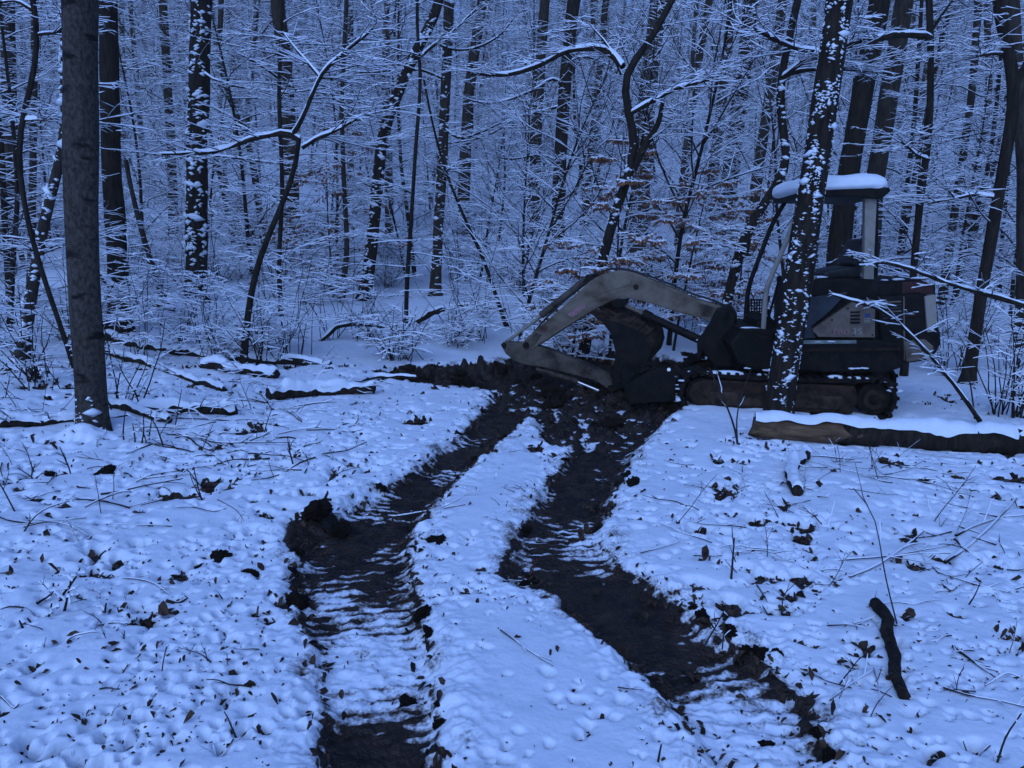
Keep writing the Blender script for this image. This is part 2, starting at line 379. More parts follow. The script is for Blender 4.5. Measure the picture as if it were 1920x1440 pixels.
def along(T):
    C = np.array(centre(T)); best = np.full(GX.shape, 1e9); sv = np.zeros(GX.shape); acc = 0
    for a, b in zip(C[:-1], C[1:]):
        d = b - a; L = np.hypot(*d); u = np.clip(((GX - a[0]) * d[0] + (GY - a[1]) * d[1]) / L ** 2, 0, 1)
        D = (GX - a[0] - u * d[0]) ** 2 + (GY - a[1] - u * d[1]) ** 2
        k = D < best; best[k] = D[k]; sv[k] = acc + u[k] * L; acc += L
    return sv, np.sqrt(best)
sL, _ = along(LT); sR, _ = along(RT)
n1 = fbm(GX * 9, GY * 9, 40, 4); n2 = fbm(GX * 2.2, GY * 2.2, 50, 3); n3 = fbm(GX * 24, GY * 24, 60, 3)
ANI = fbm(GX * 6, GY * 24, 70, 3); n4 = fbm(GX * 16, GY * 52, 75, 2)
mud = (lt_m | rt_m | dig_m | spill | bank) & ~isl
mudf = mud.astype(float); mud_s = blur(mudf, 3); mud_w = blur(mudf, 10)
# lug prints run across each rut
lug = np.where(lt_m, np.sin(2 * math.pi * sL / 0.068 + 1.3 * n2), 0) + np.where(rt_m & ~lt_m, np.sin(2 * math.pi * sR / 0.068 + 1.3 * n2), 0)
lug = blur(lug, 1)
# how much snow is still lying in the rut, by distance from the camera
def prof(T, table):
    ys = np.array([flat(960, a)[1] for a, b in table]); v = np.array([b for a, b in table]); o = np.argsort(ys)
    return np.interp(GY, ys[o], v[o])
fillL = prof(LT, [(1500, .34), (1400, .36), (1345, .36), (1310, .56), (1230, .54), (1150, .47), (1110, .38), (1050, .27), (1000, .20), (930, .28), (870, .24), (800, .14), (740, -.1)])
fillR = prof(RT, [(1500, .56), (1400, .58), (1300, .60), (1240, .46), (1205, .27), (1150, -.02), (1100, .02), (1060, .32), (1000, .30), (930, .25), (870, .18), (800, .1), (760, -.2)])
fill = np.where(rt_m & ~lt_m, fillR, np.where(lt_m, fillL, -0.1)); fill = np.where(dig_m, np.minimum(fill, 0.10 - 0.22 * (GX > 0.3)), fill)
fill = np.where(spill & ~rt_m, 0.44, fill); fill = np.where(bank & ~lt_m, -0.15, fill)
fill = blur(fill, 4)
smooth_r = blur(((rt_m) & (GY < flat(960, 1085)[1]) & (GY > flat(960, 1215)[1])).astype(float), 6)
TERR = terrain(GX, GY)
lugv = np.sign(lug) * np.abs(lug) ** 0.6
SOIL = TERR - 0.010 * (1 - mud_w) + 0.006 * n1 + mudf * (-0.042 * mud_s) + mud_s * ((0.013 + 0.007 * n2) * lugv * (1 - 0.6 * smooth_r) + (0.008 * n1 + 0.007 * n3 + 0.004 * n4) * (1 - 0.7 * smooth_r))
BANKH = blur((bank & ~lt_m).astype(float), 5)
SOIL += BANKH * (0.10 + 0.06 * n1 + 0.03 * n3)
digw = blur(dig_m.astype(float), 8)
def mound(px, py, sx, sy, h):
    x, y = flat(px, py); return h * np.exp(-((GX - x) / sx) ** 2 - ((GY - y) / sy) ** 2)
HEAP = mound(1215, 735, .45, .5, .10) + mound(1060, 690, .6, .5, .16) + mound(900, 696, .7, .3, .13) + mound(1180, 680, .5, .5, .14) + mound(780, 702, .4, .22, .08)
SOIL += digw * (0.035 * n2 + 0.05 * n1 + 0.03 * n3) - 0.03 * digw + HEAP * np.clip(digw * 1.6, 0, 1) * (0.75 + 0.9 * n1 + .35 * n3)
# thrown-up rim along the ruts
rim = np.clip(blur(mudf, 12) * (1 - mud_s) * 2.2, 0, 1)
lumpy = 0.35 + 0.65 * np.maximum(sstep(-0.9, -1.8, GX), sstep(1.3, 2.2, GX))
SNOW = TERR + 0.032 + 0.010 * n2 + 0.018 * fbm(GX * .9, GY * .9, 150, 2) + 0.012 * sstep(3.4, 2.6, GY) * sstep(-.6, -1.2, GX) + lumpy * (0.0032 * n1 + 0.0022 * n3) + rim * (-0.004 + 0.028 * np.maximum(n1, -0.4) + 0.020 * np.maximum(n3, -0.4))
lump_l = sstep(-0.2, -2.2, GX) ; lump_r = sstep(1.2, 2.4, GX)
SNOW += (0.013 * np.maximum(lump_l, lump_r) * np.clip(.4 + 1.6 * fbm(GX * .8, GY * .8, 160, 2), 0, 1.4) + 0.002) * np.maximum(fbm(GX * 4.3, GY * 4.3, 80, 3), -0.3)
for px_, py_, h_ in ((150, 822, .09), (185, 826, .05), (1440, 790, .06)): SNOW += mound(px_, py_, .16, .15, h_)
# faint older prints beside the ruts
SNOW -= 0.006 * np.maximum(np.sin(2 * math.pi * GY / 0.075 + 0.8 * n2), 0) * sstep(0.4, 0.0, np.abs(GX + 1.15)) * sstep(3.2, 2.6, GY)
inner = TERR - 0.042 + 0.07 * (fill - 0.42) + 0.009 * ANI + 0.008 * n3 + 0.006 * n4 + 0.010 * n1 + 0.016 * n2 + 0.003
SNOW = SNOW * (1 - mud_s) + np.where(mud_s > 0.01, inner, SNOW) * mud_s
# pits where leaves, stalks and clods break the snow
pr = random.Random(21); PITS = []
def pit_density(x, y):
    px = 960 + F_PX * x / (y * math.cos(PITCH) + 0.3)
    d = 0.30
    if px < 520: d = 1.0
    elif px > 1180 and y < 6.3: d = 0.85
    if x < -0.3 and y > 4.2: d = max(d, 1.0)
    return d * (0.30 + 1.4 * max(0.0, 1.2 * float(perlin(x * 1.1, y * 1.1, 90)) + 0.10))
while len(PITS) < 6600:
    y = 1.9 + 8.0 * pr.random() ** 1.25; x = pr.uniform(-0.75, 0.75) * (y + 0.8)
    if pr.random() > pit_density(x, y): continue
    r = min(0.04, 0.008 + pr.expovariate(1 / 0.007)) * (0.6 + 0.1 * y)
    PITS.append((x, y, r, pr.uniform(0.45, 1.25), pr.uniform(0, math.pi)))
    if pr.random() < 0.25:
        for _ in range(pr.randint(2, 6)):
            PITS.append((x + pr.gauss(0, 0.07), y + pr.gauss(0, 0.07), r * pr.uniform(0.5, 1.2), pr.uniform(0.5, 1.2), pr.uniform(0, math.pi)))
# large openings seen in the photograph
for px, py, r in [(825, 1018, .075), (590, 985, .10), (410, 1050, .05), (470, 1080, .05), (205, 1270, .06), (330, 1385, .07), (395, 1335, .06), (290, 1360, .05), (200, 895, .07), (90, 893, .04),
                  (1435, 1220, .06), (1460, 1225, .05), (1500, 925, .05), (1570, 920, .07), (1610, 915, .06), (1800, 880, .06), (1760, 1120, .06), (1780, 1125, .05), (1785, 1370, .04), (1480, 1330, .06),
                  (1440, 1200, .04), (1740, 885, .05), (15, 1275, .07), (60, 1230, .06), (1240, 1250, .04), (640, 1025, .05), (20, 1190, .05), (760, 1298, .06), (550, 1130, .05), (1350, 1010, .03), (1415, 920, .05)]:
    x, y = flat(px, py)
    for _ in range(4): PITS.append((x + pr.gauss(0, r * .8), y + pr.gauss(0, r * .7), r * pr.uniform(.10, .24), pr.uniform(.8, 1.3), pr.uniform(0, math.pi)))
mudmask_s = mud_s.copy()
for x, y, r, dp, an in PITS:
    if y < 3.4: r *= .7
    R3 = r * 2.6; c0 = int((x - R3 - RX0) / RS); c1 = int((x + R3 - RX0) / RS) + 1; r0 = int((y - R3 - RY0) / RS); r1 = int((y + R3 - RY0) / RS) + 1
    c0 = max(c0, 0); r0 = max(r0, 0); c1 = min(c1, nx); r1 = min(r1, ny)
    if c1 <= c0 or r1 <= r0: continue
    X = GX[r0:r1, c0:c1] - x; Y = GY[r0:r1, c0:c1] - y
    u = X * math.cos(an) + Y * math.sin(an); v = -X * math.sin(an) + Y * math.cos(an)
    q = (u / 1.5) ** 2 + v ** 2; q = q * (1 + 0.5 * n1[r0:r1, c0:c1])
    SNOW[r0:r1, c0:c1] -= 0.075 * dp * np.exp(-q / (r * r)) * (1 - mudmask_s[r0:r1, c0:c1])

THK = SNOW - SOIL
DIRT = np.clip(1 - THK / 0.020, 0, 1) * np.clip(mud_w * 2.2, 0, 1) * 0.62
DIRT = np.maximum(DIRT, np.clip(rim * 1.5, 0, 1) * np.clip(0.14 + 0.55 * fbm(GX * 5, GY * 5, 140, 3), 0, .55))
DIRT = np.maximum(DIRT, blur((dig_m).astype(float), 28) * np.clip(0.30 + 0.6 * n1, 0, .7))
def sample(A, x, y):
    fx = np.clip((x - RX0) / RS - 0.5, 0, nx - 1.001); fy = np.clip((y - RY0) / RS - 0.5, 0, ny - 1.001)
    i = fx.astype(int); j = fy.astype(int); u = fx - i; v = fy - j
    return (A[j, i] * (1 - u) + A[j, i + 1] * u) * (1 - v) + (A[j + 1, i] * (1 - u) + A[j + 1, i + 1] * u) * v
def edge_blend(x, y):
    return sstep(0, 0.6, x - RX0) * sstep(0, 0.6, RX1 - x) * sstep(0, 0.35, y - RY0) * sstep(0, 1.2, RY1 - y)
def snow_z(x, y):
    x = np.asarray(x, float); y = np.asarray(y, float); e = edge_blend(x, y)
    far = terrain(x, y) + 0.055 + 0.03 * fbm(x * 0.9, y * 0.9, 120, 3)
    return sample(SNOW, x, y) * e + far * (1 - e)
def soil_z(x, y):
    x = np.asarray(x, float); y = np.asarray(y, float); e = edge_blend(x, y)
    return sample(SOIL, x, y) * e + (terrain(x, y) - 0.08) * (1 - e)
def sheet(name, ang, rad, zf, mat, attr=None):
    A, R = np.meshgrid(ang, rad); X = np.sin(A) * R; Y = np.cos(A) * R
    V = np.stack([X, Y, zf(X, Y)], -1).reshape(-1, 3); n = len(ang)
    i = np.arange(len(rad) - 1)[:, None]; j = np.arange(n - 1)[None]
    q = np.stack([i * n + j, i * n + j + 1, (i + 1) * n + j + 1, (i + 1) * n + j], -1).reshape(-1, 4)
    me = raw_mesh(name, V, q, mats=[mat])
    if attr is not None:
        at_ = me.attributes.new('dirt', 'FLOAT', 'POINT'); at_.data.foreach_set('value', (sample(attr, X, Y) * edge_blend(X, Y)).ravel().astype(np.float32))
    return tag(link(name, me), kind='structure')
D = math.radians
ang = np.concatenate([np.linspace(-math.pi, -D(40), 40)[:-1], np.linspace(-D(40), D(40), 560), np.linspace(D(40), math.pi, 40)[1:]])
rad = np.concatenate([[0.05, 0.4, 0.8, 1.2], np.geomspace(1.55, 7.5, 620), np.geomspace(7.53, 14, 110), np.geomspace(14.3, 330, 90)])
tag(sheet('snow_cover', ang, rad, snow_z, M_GROUND, DIRT), 'lumpy snow lying over the clearing and the wooded slope', kind='structure')
ang2 = np.linspace(-D(37), D(37), 390); rad2 = np.geomspace(1.5, 11.0, 480)
tag(sheet('muddy_soil', ang2, rad2, soil_z, M_MUD), 'dark churned mud showing in the two track ruts and the dug patch', kind='structure')

# ------------------------------------------------------------------ trees
def lumps(name, Q, r, count, size, mat, t0=0.0, t1=1.0, bias=(-0.35, -1.0), seed=0, spread=2.0):
    """snow stuck to the bark of a trunk: many small flattened lumps, one joined part"""
    g = np.random.default_rng(seed)
    a = np.array([(0, 0, 1), (1, 0, 0), (0, 1, 0), (-1, 0, 0), (0, -1, 0), (0, 0, -1)], float)
    m = np.array([(0.62, 0.62, 0.45), (-0.62, 0.62, 0.45), (-0.62, -0.62, 0.45), (0.62, -0.62, 0.45)])
    base = np.concatenate([a, m]); F = np.array([(0, 1, 6), (0, 6, 2), (0, 2, 7), (0, 7, 3), (0, 3, 8), (0, 8, 4), (0, 4, 9), (0, 9, 1),
                                               (5, 6, 1), (5, 2, 6), (5, 7, 2), (5, 3, 7), (5, 8, 3), (5, 4, 8), (5, 9, 4), (5, 1, 9)])
    Vs, Fs = [], []; N = len(Q); ba = math.atan2(bias[1], bias[0])
    k = 0
    while k < count:
        t = t0 + (t1 - t0) * g.random(); f = t * (N - 1); i = min(int(f), N - 2); u = f - i
        an0 = g.random() * 3; c = Q[i] * (1 - u) + Q[i + 1] * u; rr = r[i] * (1 - u) + r[i + 1] * u
        an = ba + g.normal(0, spread * 0.55)
        if g.random() > 0.30 + 1.5 * float(perlin(an * 1.6 + seed, c[2] * 3.2, 7)): continue
        d = np.array([math.cos(an), math.sin(an), 0.0]); tn = np.array([-d[1], d[0], 0])
        s = size * g.lognormal(0, 0.45); w = s * g.uniform(0.8, 1.9); h = s * g.uniform(0.5, 1.0); dp = s * g.uniform(0.35, 0.6)
        p = c + d * rr * 0.99; b = base * g.uniform(0.8, 1.2, (10, 1))
        tilt = g.normal(0, 0.25)
        V = p + np.outer(b[:, 0] * w, tn + np.array([0, 0, tilt])) + np.outer(b[:, 1] * dp, d) + np.outer(b[:, 2] * h, (0, 0, 1))
        Vs.append(V); Fs.append(F + 10 * k); k += 1
    return raw_mesh(name, np.concatenate(Vs), tris=np.concatenate(Fs), mats=[mat])

def px_line(pts, Y, dy=0.0):
    n = len(pts) - 1
    return [at(px, py, Y + dy * i / max(1, n)) for i, (px, py) in enumerate(pts)]
def smooth_line(P, k):
    """resample a polyline through P to k points with rounded corners"""
    P = np.array([tuple(p) for p in P], float); s = np.concatenate([[0], np.cumsum(np.linalg.norm(np.diff(P, axis=0), axis=1))])
    t = np.linspace(0, s[-1], k); Q = np.stack([np.interp(t, s, P[:, c]) for c in range(3)], 1)
    Q[1:-1] = (Q[:-2] + 2 * Q[1:-1] + Q[2:]) / 4
    return Q

def photo_tree(label, pts, w0, w1, Y=None, mat=None, name='tree', top=15.0, lump=None, limbs=(), twigs=0, twig_len=1.2, twig_r=0.012, low=0.12, n=12, flare=0.55, cat='tree', group=None, dy=0.0, h0=0.009):
    """a tree whose trunk runs through the given picture points (base first)"""
    g0 = gnd(*pts[0]) if Y is None else None
    y = g0.y if Y is None else Y
    P = px_line(pts, y, dy); base = P[0]
    zb = float(terrain(base.x, base.y))
    if Y is not None and base.z > zb:
        q = P[0] + (P[0] - P[1]).normalized() * min(1.0, base.z - zb) ; q = Vector((q.x, q.y, zb)); P = [q] + P
    P[0] = Vector((P[0].x, P[0].y, float(terrain(P[0].x, P[0].y)) - 0.08))
    mpp = (y * math.cos(PITCH)) / F_PX; r0, r1 = w0 * mpp / 2, w1 * mpp / 2
    if top:
        d = (P[-1] - P[-2]).normalized(); d = (d * 0.7 + Vector((0, 0, 0.5))).normalized()
        last = P[-1]; hh = zb + top - last.z
        if hh > 0.5:
            P += [last + d * (hh * 0.4) + Vector((rnd.gauss(0, .1), rnd.gauss(0, .1), 0)), last + d * hh]
    L = len(P); cum = [0]
    for a, b in zip(P, P[1:]): cum.append(cum[-1] + (b - a).length)
    nin = len(pts)
    rad = [r0 + (r1 - r0) * min(1, c / max(0.1, cum[min(nin, L) - 1])) for c in cum]
    if top: rad[-1] = min(rad[-1], 0.015)
    o = Vector((P[0].x, P[0].y, zb)); root = empty(name, o); tag(root, label, cat, group)
    loc = [p - o for p in P]
    me, Q, R = trunk_mesh('trunk', [tuple(p) for p in loc], rad, mat or M_BARK, n=n, seed=rnd.randint(0, 40), flare=flare)
    link('trunk', me, root)
    if lump: link('snow_clumps', lumps('snow_clumps', Q, R, lump[0], lump[1], M_SNOW, lump[2], lump[3], seed=rnd.randint(0, 99)), root)['kind'] = 'stuff'
    LL = Lines()
    for lb in limbs:
        wpx, lp = lb[0], lb[1]; d2 = lb[2] if len(lb) > 2 else 0.0
        q = [p - o for p in px_line(lp, y, d2)]; k = max(7, 2 * len(q) + 3)
        C = smooth_line(q, k); ww = wpx * mpp / 2
        big = Lines(); big.add([tuple(c) for c in C], [ww * (1 - 0.6 * i / (k - 1)) for i in range(k)])
        lo_ = link('limb', big.tubes('limb', M_BARKD, 8), root); link('limb_snow', big.snow('limb_snow', M_SNOWT, 7, h0=0.018, hk=0.8, hmax=0.06), lo_)
        for j in range(4 + 2 * len(lp)):
            qq, tg = lerp_pt([tuple(c) for c in C], rnd.uniform(0.25, 0.98))
            an = math.atan2(tg[1], tg[0]) + rnd.choice((-1, 1)) * rnd.uniform(0.4, 1.2)
            spray(LL, qq, (math.cos(an), math.sin(an), rnd.gauss(0.15, 0.2)), rnd.uniform(0.35, 1.0), 0.008, 5, 2, k=5, lift=0.0)
    T = len(Q)
    for j in range(twigs):
        f = low + (1 - low) * rnd.random() ** 0.8; i = min(T - 2, int(f * (T - 1))); p = tuple(Q[i]); a = rnd.uniform(0, 2 * math.pi)
        l = twig_len * rnd.uniform(0.5, 1.4)
        spray(LL, p, (math.cos(a), math.sin(a), rnd.uniform(0.0, 0.7)), l, min(twig_r, R[i] * 0.6), 7, 2, lift=-0.045)
    if LL.d:
        link('crown', LL.tubes('crown', M_TWIG, 3), root); link('crown_snow', LL.snow('crown_snow', M_SNOWT, 3, h0=h0), root)
    return root

PT = photo_tree
PT('thick smooth grey trunk standing nearest on the left of the clearing', [(174, 808), (171, 745), (164, 650), (156, 500), (151, 250), (151, 0)], 54, 60, mat=M_BEECH, name='beech_tree', n=28, flare=0.22, twigs=0, top=14, lump=(70, 0.016, 0.0, 0.03))
PT('dark straight trunk just right of the thick grey trunk', [(226, 626), (222, 500), (208, 300), (203, 0)], 38, 31, mat=M_BARKD, n=14, twigs=5, twig_len=1.1, low=0.3)
PT('trunk plastered with snow flecks behind the clearing, third large one from the left', [(367, 572), (368, 450), (370, 250), (378, 0)], 38, 36, mat=M_BARKD, n=14, lump=(520, 0.028, 0.0, 0.42), twigs=4, low=0.45,
   limbs=[(4, [(372, 130), (400, 150), (450, 165), (540, 175), (610, 165)], -1.0), (3, [(366, 300), (400, 292), (470, 300), (540, 310)], -1.0)])
PT('slim crooked sapling with a forked top rising from the logs', [(455, 690), (462, 600), (482, 490), (522, 400), (552, 325), (568, 283), (560, 264)], 14, 9, mat=M_BARKD, name='sapling', n=8, top=0, flare=0.2, cat='sapling',
   limbs=[(9, [(562, 264), (548, 250), (520, 250), (470, 262), (400, 287), (290, 290)]), (7, [(567, 278), (590, 262), (625, 248), (690, 212)]), (9, [(550, 252), (566, 225), (590, 165), (605, 135), (650, 95), (700, 55)], -0.3), (5, [(600, 145), (560, 100), (530, 60)], 0.5)])
PT('leaning trunk bending to the right at the top, left of the middle', [(682, 566), (695, 480), (712, 300), (720, 240), (760, 140), (785, 85), (822, 20), (830, -40)], 24, 17, mat=M_BARKD, n=10, lump=(240, 0.022, 0.0, 0.5), twigs=12, twig_len=1.5, top=11,
   limbs=[(6, [(775, 120), (800, 95), (850, 60), (900, 10)])])
PT('upright dark trunk beside the leaning trunk in the middle left', [(815, 560), (822, 430), (832, 250), (842, 0)], 20, 18, mat=M_BARK, n=10, lump=(120, 0.022, 0.0, 0.4), twigs=12, twig_len=1.6,
   limbs=[(5, [(842, 60), (810, 78), (850, 96), (900, 90), (940, 66), (968, 28)], -1.0), (4, [(836, 150), (790, 130), (740, 132), (680, 138), (640, 130)], -0.8), (4, [(830, 240), (860, 262), (900, 250), (940, 230)], -1.0)])
PT('dark trunk tilting right above the bent boom', [(1046, 505), (1048, 350), (1058, 170), (1076, 0)], 25, 22, mat=M_BARKD, n=12, twigs=8, twig_len=1.7, low=0.2,
   limbs=[(5, [(1056, 165), (1040, 142), (1000, 170), (950, 190), (900, 195), (855, 178)], -1.0), (5, [(1050, 200), (1000, 212), (962, 222), (930, 248), (880, 265), (836, 270)], -1.4), (4, [(1062, 120), (1090, 105), (1120, 112), (1150, 128)], -0.8), (4, [(1046, 300), (1010, 290), (960, 300), (930, 295)], -1.2)])
PT('broad brown trunk directly behind the boom', [(1195, 470), (1202, 330), (1212, 190), (1236, 0)], 36, 30, mat=M_BARK, n=12, twigs=8, twig_len=1.6, low=0.3)
PT('snow-capped forked snag with a stubby right arm behind the boom', [(1122, 520), (1145, 425), (1162, 368), (1186, 318), (1194, 286), (1186, 232), (1170, 185), (1166, 132), (1208, 98), (1226, 66), (1265, -10)], 22, 12, Y=10.6, mat=M_BARKD, n=10, top=0, flare=0.2,
   limbs=[(17, [(1186, 318), (1206, 278), (1236, 230), (1243, 188)]), (12, [(1168, 125), (1150, 102), (1112, 88), (1062, 94), (1005, 128), (945, 143), (880, 138)], 0.8), (8, [(1180, 215), (1215, 195), (1270, 165), (1330, 150)], -0.4), (5, [(1165, 140), (1140, 85), (1105, 45)], 0.3)], lump=(90, 0.02, 0.0, 0.6))
PT('snow-speckled trunk standing in front of the excavator', [(1456, 786), (1470, 690), (1492, 560), (1515, 400), (1538, 260), (1556, 120), (1574, 0)], 54, 44, mat=M_BARKD, n=20, flare=0.18, lump=(1250, 0.0100, 0.0, 0.36), top=13, twigs=0)
PT('dark trunk behind the canopy roof, left of two', [(1568, 520), (1580, 400), (1600, 270), (1650, 0)], 46, 36, Y=12.2, mat=M_BARKD, n=14, twigs=8, low=0.3)
PT('dark trunk behind the canopy roof, right of two', [(1628, 500), (1640, 350), (1660, 220), (1696, 0)], 36, 32, Y=13.5, mat=M_BARK, n=14, twigs=8, low=0.3)
PT('thin black stem right of the canopy with a heavy snowy limb to the left', [(1712, 520), (1722, 400), (1742, 260), (1746, 100), (1742, 0)], 14, 12, Y=10.0, mat=M_BARKD, n=8, top=8, flare=0.2,
   limbs=[(12, [(1744, 74), (1722, 66), (1690, 64), (1640, 74), (1590, 86), (1545, 97), (1500, 95), (1455, 77), (1414, 54)], -0.9), (6, [(1745, 60), (1765, 30), (1800, -20)]), (6, [(1742, 300), (1715, 288), (1690, 265)], -0.3)], twigs=8, twig_len=0.8)
PT('crooked broken snag with snow on its elbow left of the canopy', [(1384, 480), (1398, 440), (1412, 410), (1440, 372), (1466, 332), (1488, 312), (1470, 268), (1461, 205), (1462, 148), (1478, 80), (1498, -10)], 22, 13, Y=9.7, mat=M_BARKD, n=9, top=0, flare=0.1, lump=(110, 0.016, 0.15, 0.8),
   limbs=[(10, [(1464, 146), (1490, 128), (1515, 108), (1545, 97)], -0.4), (9, [(1464, 145), (1490, 134), (1540, 128), (1620, 132), (1680, 140)], 0.3), (13, [(1412, 412), (1405, 440), (1400, 480)], -0.1)])
PT('forked trunk at the right edge of the picture', [(1818, 690), (1842, 540), (1870, 380), (1896, 230), (1905, 150), (1880, 60), (1868, -20)], 22, 20, Y=9.6, mat=M_BARKD, n=10, top=9,
   limbs=[(16, [(1902, 160), (1925, 120), (1950, 60)]), (6, [(1868, 370), (1830, 365), (1780, 374), (1740, 382)]), (6, [(1900, 110), (1870, 100), (1830, 105)])], twigs=14, twig_len=0.9, low=0.2)
PT('thick trunk half cut off by the right picture edge', [(1922, 520), (1922, 300), (1912, 200), (1900, 60), (1895, 0)], 30, 26, Y=12.5, mat=M_BARK, n=10, twigs=6)
PT('thin dark stem curving beside the left picture edge', [(124, 640), (95, 560), (62, 460), (40, 360), (32, 260), (66, 130), (74, 70), (60, -20)], 9, 10, Y=8.6, mat=M_BARKD, name='sapling', n=8, top=7, flare=0.1, twigs=10, twig_len=0.9, cat='sapling',
   limbs=[(5, [(60, 20), (30, 0), (-30, 10)]), (5, [(70, 65), (110, 62), (125, 40)]), (5, [(40, 225), (90, 225), (125, 218)])])
PT('snow-plastered leaning stem between the left edge and the grey trunk', [(36, 690), (58, 560), (78, 440), (104, 330), (124, 255), (120, 150), (122, 0)], 24, 12, Y=9.4, mat=M_BARK, n=10, top=8, lump=(260, 0.022, 0.0, 0.6), twigs=10, twig_len=1.0,
   limbs=[(7, [(112, 225), (70, 222), (20, 220), (-30, 222)])])
PT('faded trunk at the far left edge of the picture', [(18, 520), (20, 300), (14, 0)], 26, 24, Y=19, mat=M_BARK, n=9, twigs=14)
PT('slender trunk behind the left edge stems', [(58, 500), (62, 300), (66, 0)], 14, 12, Y=14, mat=M_BARK, n=8, twigs=18)
PT('faded trunk between the snow-flecked trunk and the crooked sapling', [(546, 470), (545, 300), (535, 130), (520, 0)], 30, 24, mat=M_BARK, n=10, twigs=12, twig_len=1.8, low=0.15,
   limbs=[(4, [(530, 90), (570, 125), (610, 130), (660, 150)], -1.5), (4, [(538, 160), (500, 130), (450, 100), (400, 90)], -1.5)])
PT('thin faded trunk behind the second dark trunk', [(326, 440), (322, 300), (314, 150), (305, 0)], 17, 14, mat=M_BARK, n=9, twigs=18, twig_len=1.6)
PT('slanting thin trunk right of the snow-flecked trunk', [(488, 400), (470, 280), (432, 190), (410, 110), (415, 0)], 14, 10, Y=20, mat=M_BARK, n=8, twigs=16)
PT('short dead stem leaning behind the second dark trunk', [(310, 565), (285, 500), (262, 420), (240, 330), (236, 300)], 12, 8, Y=14, mat=M_BARK, n=8, top=0)
PT('pale trunk leaning right in the middle distance', [(866, 440), (872, 300), (880, 160), (905, 0)], 24, 18, mat=M_BARK, n=9, twigs=26, twig_len=1.8)
PT('pale trunk left of the dark tilting trunk', [(1000, 440), (1004, 280), (1012, 130), (1022, 0)], 22, 18, mat=M_BARK, n=9, twigs=24, twig_len=1.7)
PT('thin trunk right of the dark tilting trunk', [(1094, 425), (1106, 300), (1122, 150), (1136, 0)], 13, 11, mat=M_BARK, n=8, twigs=14)
PT('dark trunk leaning right above the excavator boom foot', [(1356, 430), (1372, 300), (1392, 150), (1408, 0)], 32, 24, mat=M_BARKD, n=10, twigs=7, twig_len=1.6, low=0.2)
PT('trunk close to the left of the dark leaning trunk above the boom foot', [(1328, 435), (1340, 300), (1360, 130), (1374, 0)], 20, 16, mat=M_BARK, n=9, twigs=12)
PT('slim trunk between the boom foot and the canopy', [(1408, 420), (1424, 300), (1448, 150), (1468, 0)], 22, 18, Y=21, mat=M_BARK, n=9, twigs=14)
PT('pale trunk leaning right above the boom, farther back', [(1290, 250), (1304, 150), (1330, 0)], 16, 13, Y=27, mat=M_BARK, n=8, twigs=18)
PT('slim trunk right of the thin black stem', [(1778, 480), (1800, 330), (1822, 180), (1835, 0)], 16, 13, Y=16, mat=M_BARK, n=8, twigs=14)
PT('slim stem close right of the canopy post', [(1690, 480), (1720, 300), (1760, 100), (1785, 0)], 10, 8, Y=17, mat=M_BARK, n=8, twigs=12)
PT('slender trunk in the gap before the right edge trunks', [(1805, 500), (1830, 330), (1855, 180), (1850, 0)], 14, 12, Y=20, mat=M_BARK, n=8, twigs=12)
PT('snow-flecked stem above the arched branches', [(640, 560), (652, 470), (645, 350), (640, 200), (650, 0)], 11, 8, Y=15, mat=M_BARK, name='sapling', n=8, twigs=22, twig_len=1.3, cat='sapling', top=8)
PT('slender sapling rising between the two arched branches', [(761, 625), (762, 540), (772, 400), (778, 290), (790, 150), (780, 30)], 9, 6, mat=M_BARKD, name='sapling', n=7, twigs=16, twig_len=1.1, cat='sapling', top=7, flare=0.1)
PT('thin stem leaning left to right toward the boom', [(905, 480), (875, 420), (838, 330), (812, 240), (795, 150)], 8, 4, Y=13, mat=M_BARKD, name='sapling', n=7, top=0, cat='sapling', twigs=8, twig_len=0.7)
PT('slender sapling left of the leaning trunk', [(528, 625), (522, 500), (530, 350), (522, 180), (530, 0)], 9, 7, Y=13.2, mat=M_BARKD, name='sapling', n=7, twigs=22, twig_len=1.2, cat='sapling', top=8)

# --- forest behind: a few kinds built once and copied
def make_understory(height, lean, nprim, plen, seed, rise=False):
    rnd.seed(seed); root = empty('understory_tree', (0, 0, 0))
    k = 7; d0 = (rnd.gauss(0, lean), rnd.gauss(0, lean), 1)
    pts, _ = curve_pts((0, 0, -0.15), d0, height + 0.15, k, 0.07, 0.02)
    r0 = height * 0.0055 + 0.008
    me, Q, R = trunk_mesh('trunk', pts, [r0 * (1 - 0.85 * i / (k - 1)) for i in range(k)], M_BARKD, n=6, seed=seed, flare=0.15, sub=0.3)
    link('trunk', me, root); L = Lines()
    for j in range(nprim):
        t = 0.10 + 0.88 * (j + rnd.random()) / nprim; p, _ = lerp_pt(pts, t); a = j * 2.4 + rnd.gauss(0, 0.4)
        l = plen * (1.15 - 0.75 * t) * rnd.uniform(0.55, 1.25)
        if rise: spray(L, p, (math.cos(a), math.sin(a), rnd.uniform(0.4, 1.7)), l * 1.15, min(r0 * 0.5, 0.006 + l * 0.006), 6, 2, lift=rnd.uniform(-0.05, 0.05), wig=0.17, flat=0.8)
        else: spray(L, p, (math.cos(a), math.sin(a), rnd.uniform(0.0, 0.9)), l, min(r0 * 0.5, 0.006 + l * 0.005), 9, 3, lift=-0.05 + rnd.gauss(0, .03), wig=0.13)
    link('crown', L.tubes('crown', M_TWIG, 3), root); link('crown_snow', L.snow('crown_snow', M_SNOWT, 3, h0=0.008), root)
    return root
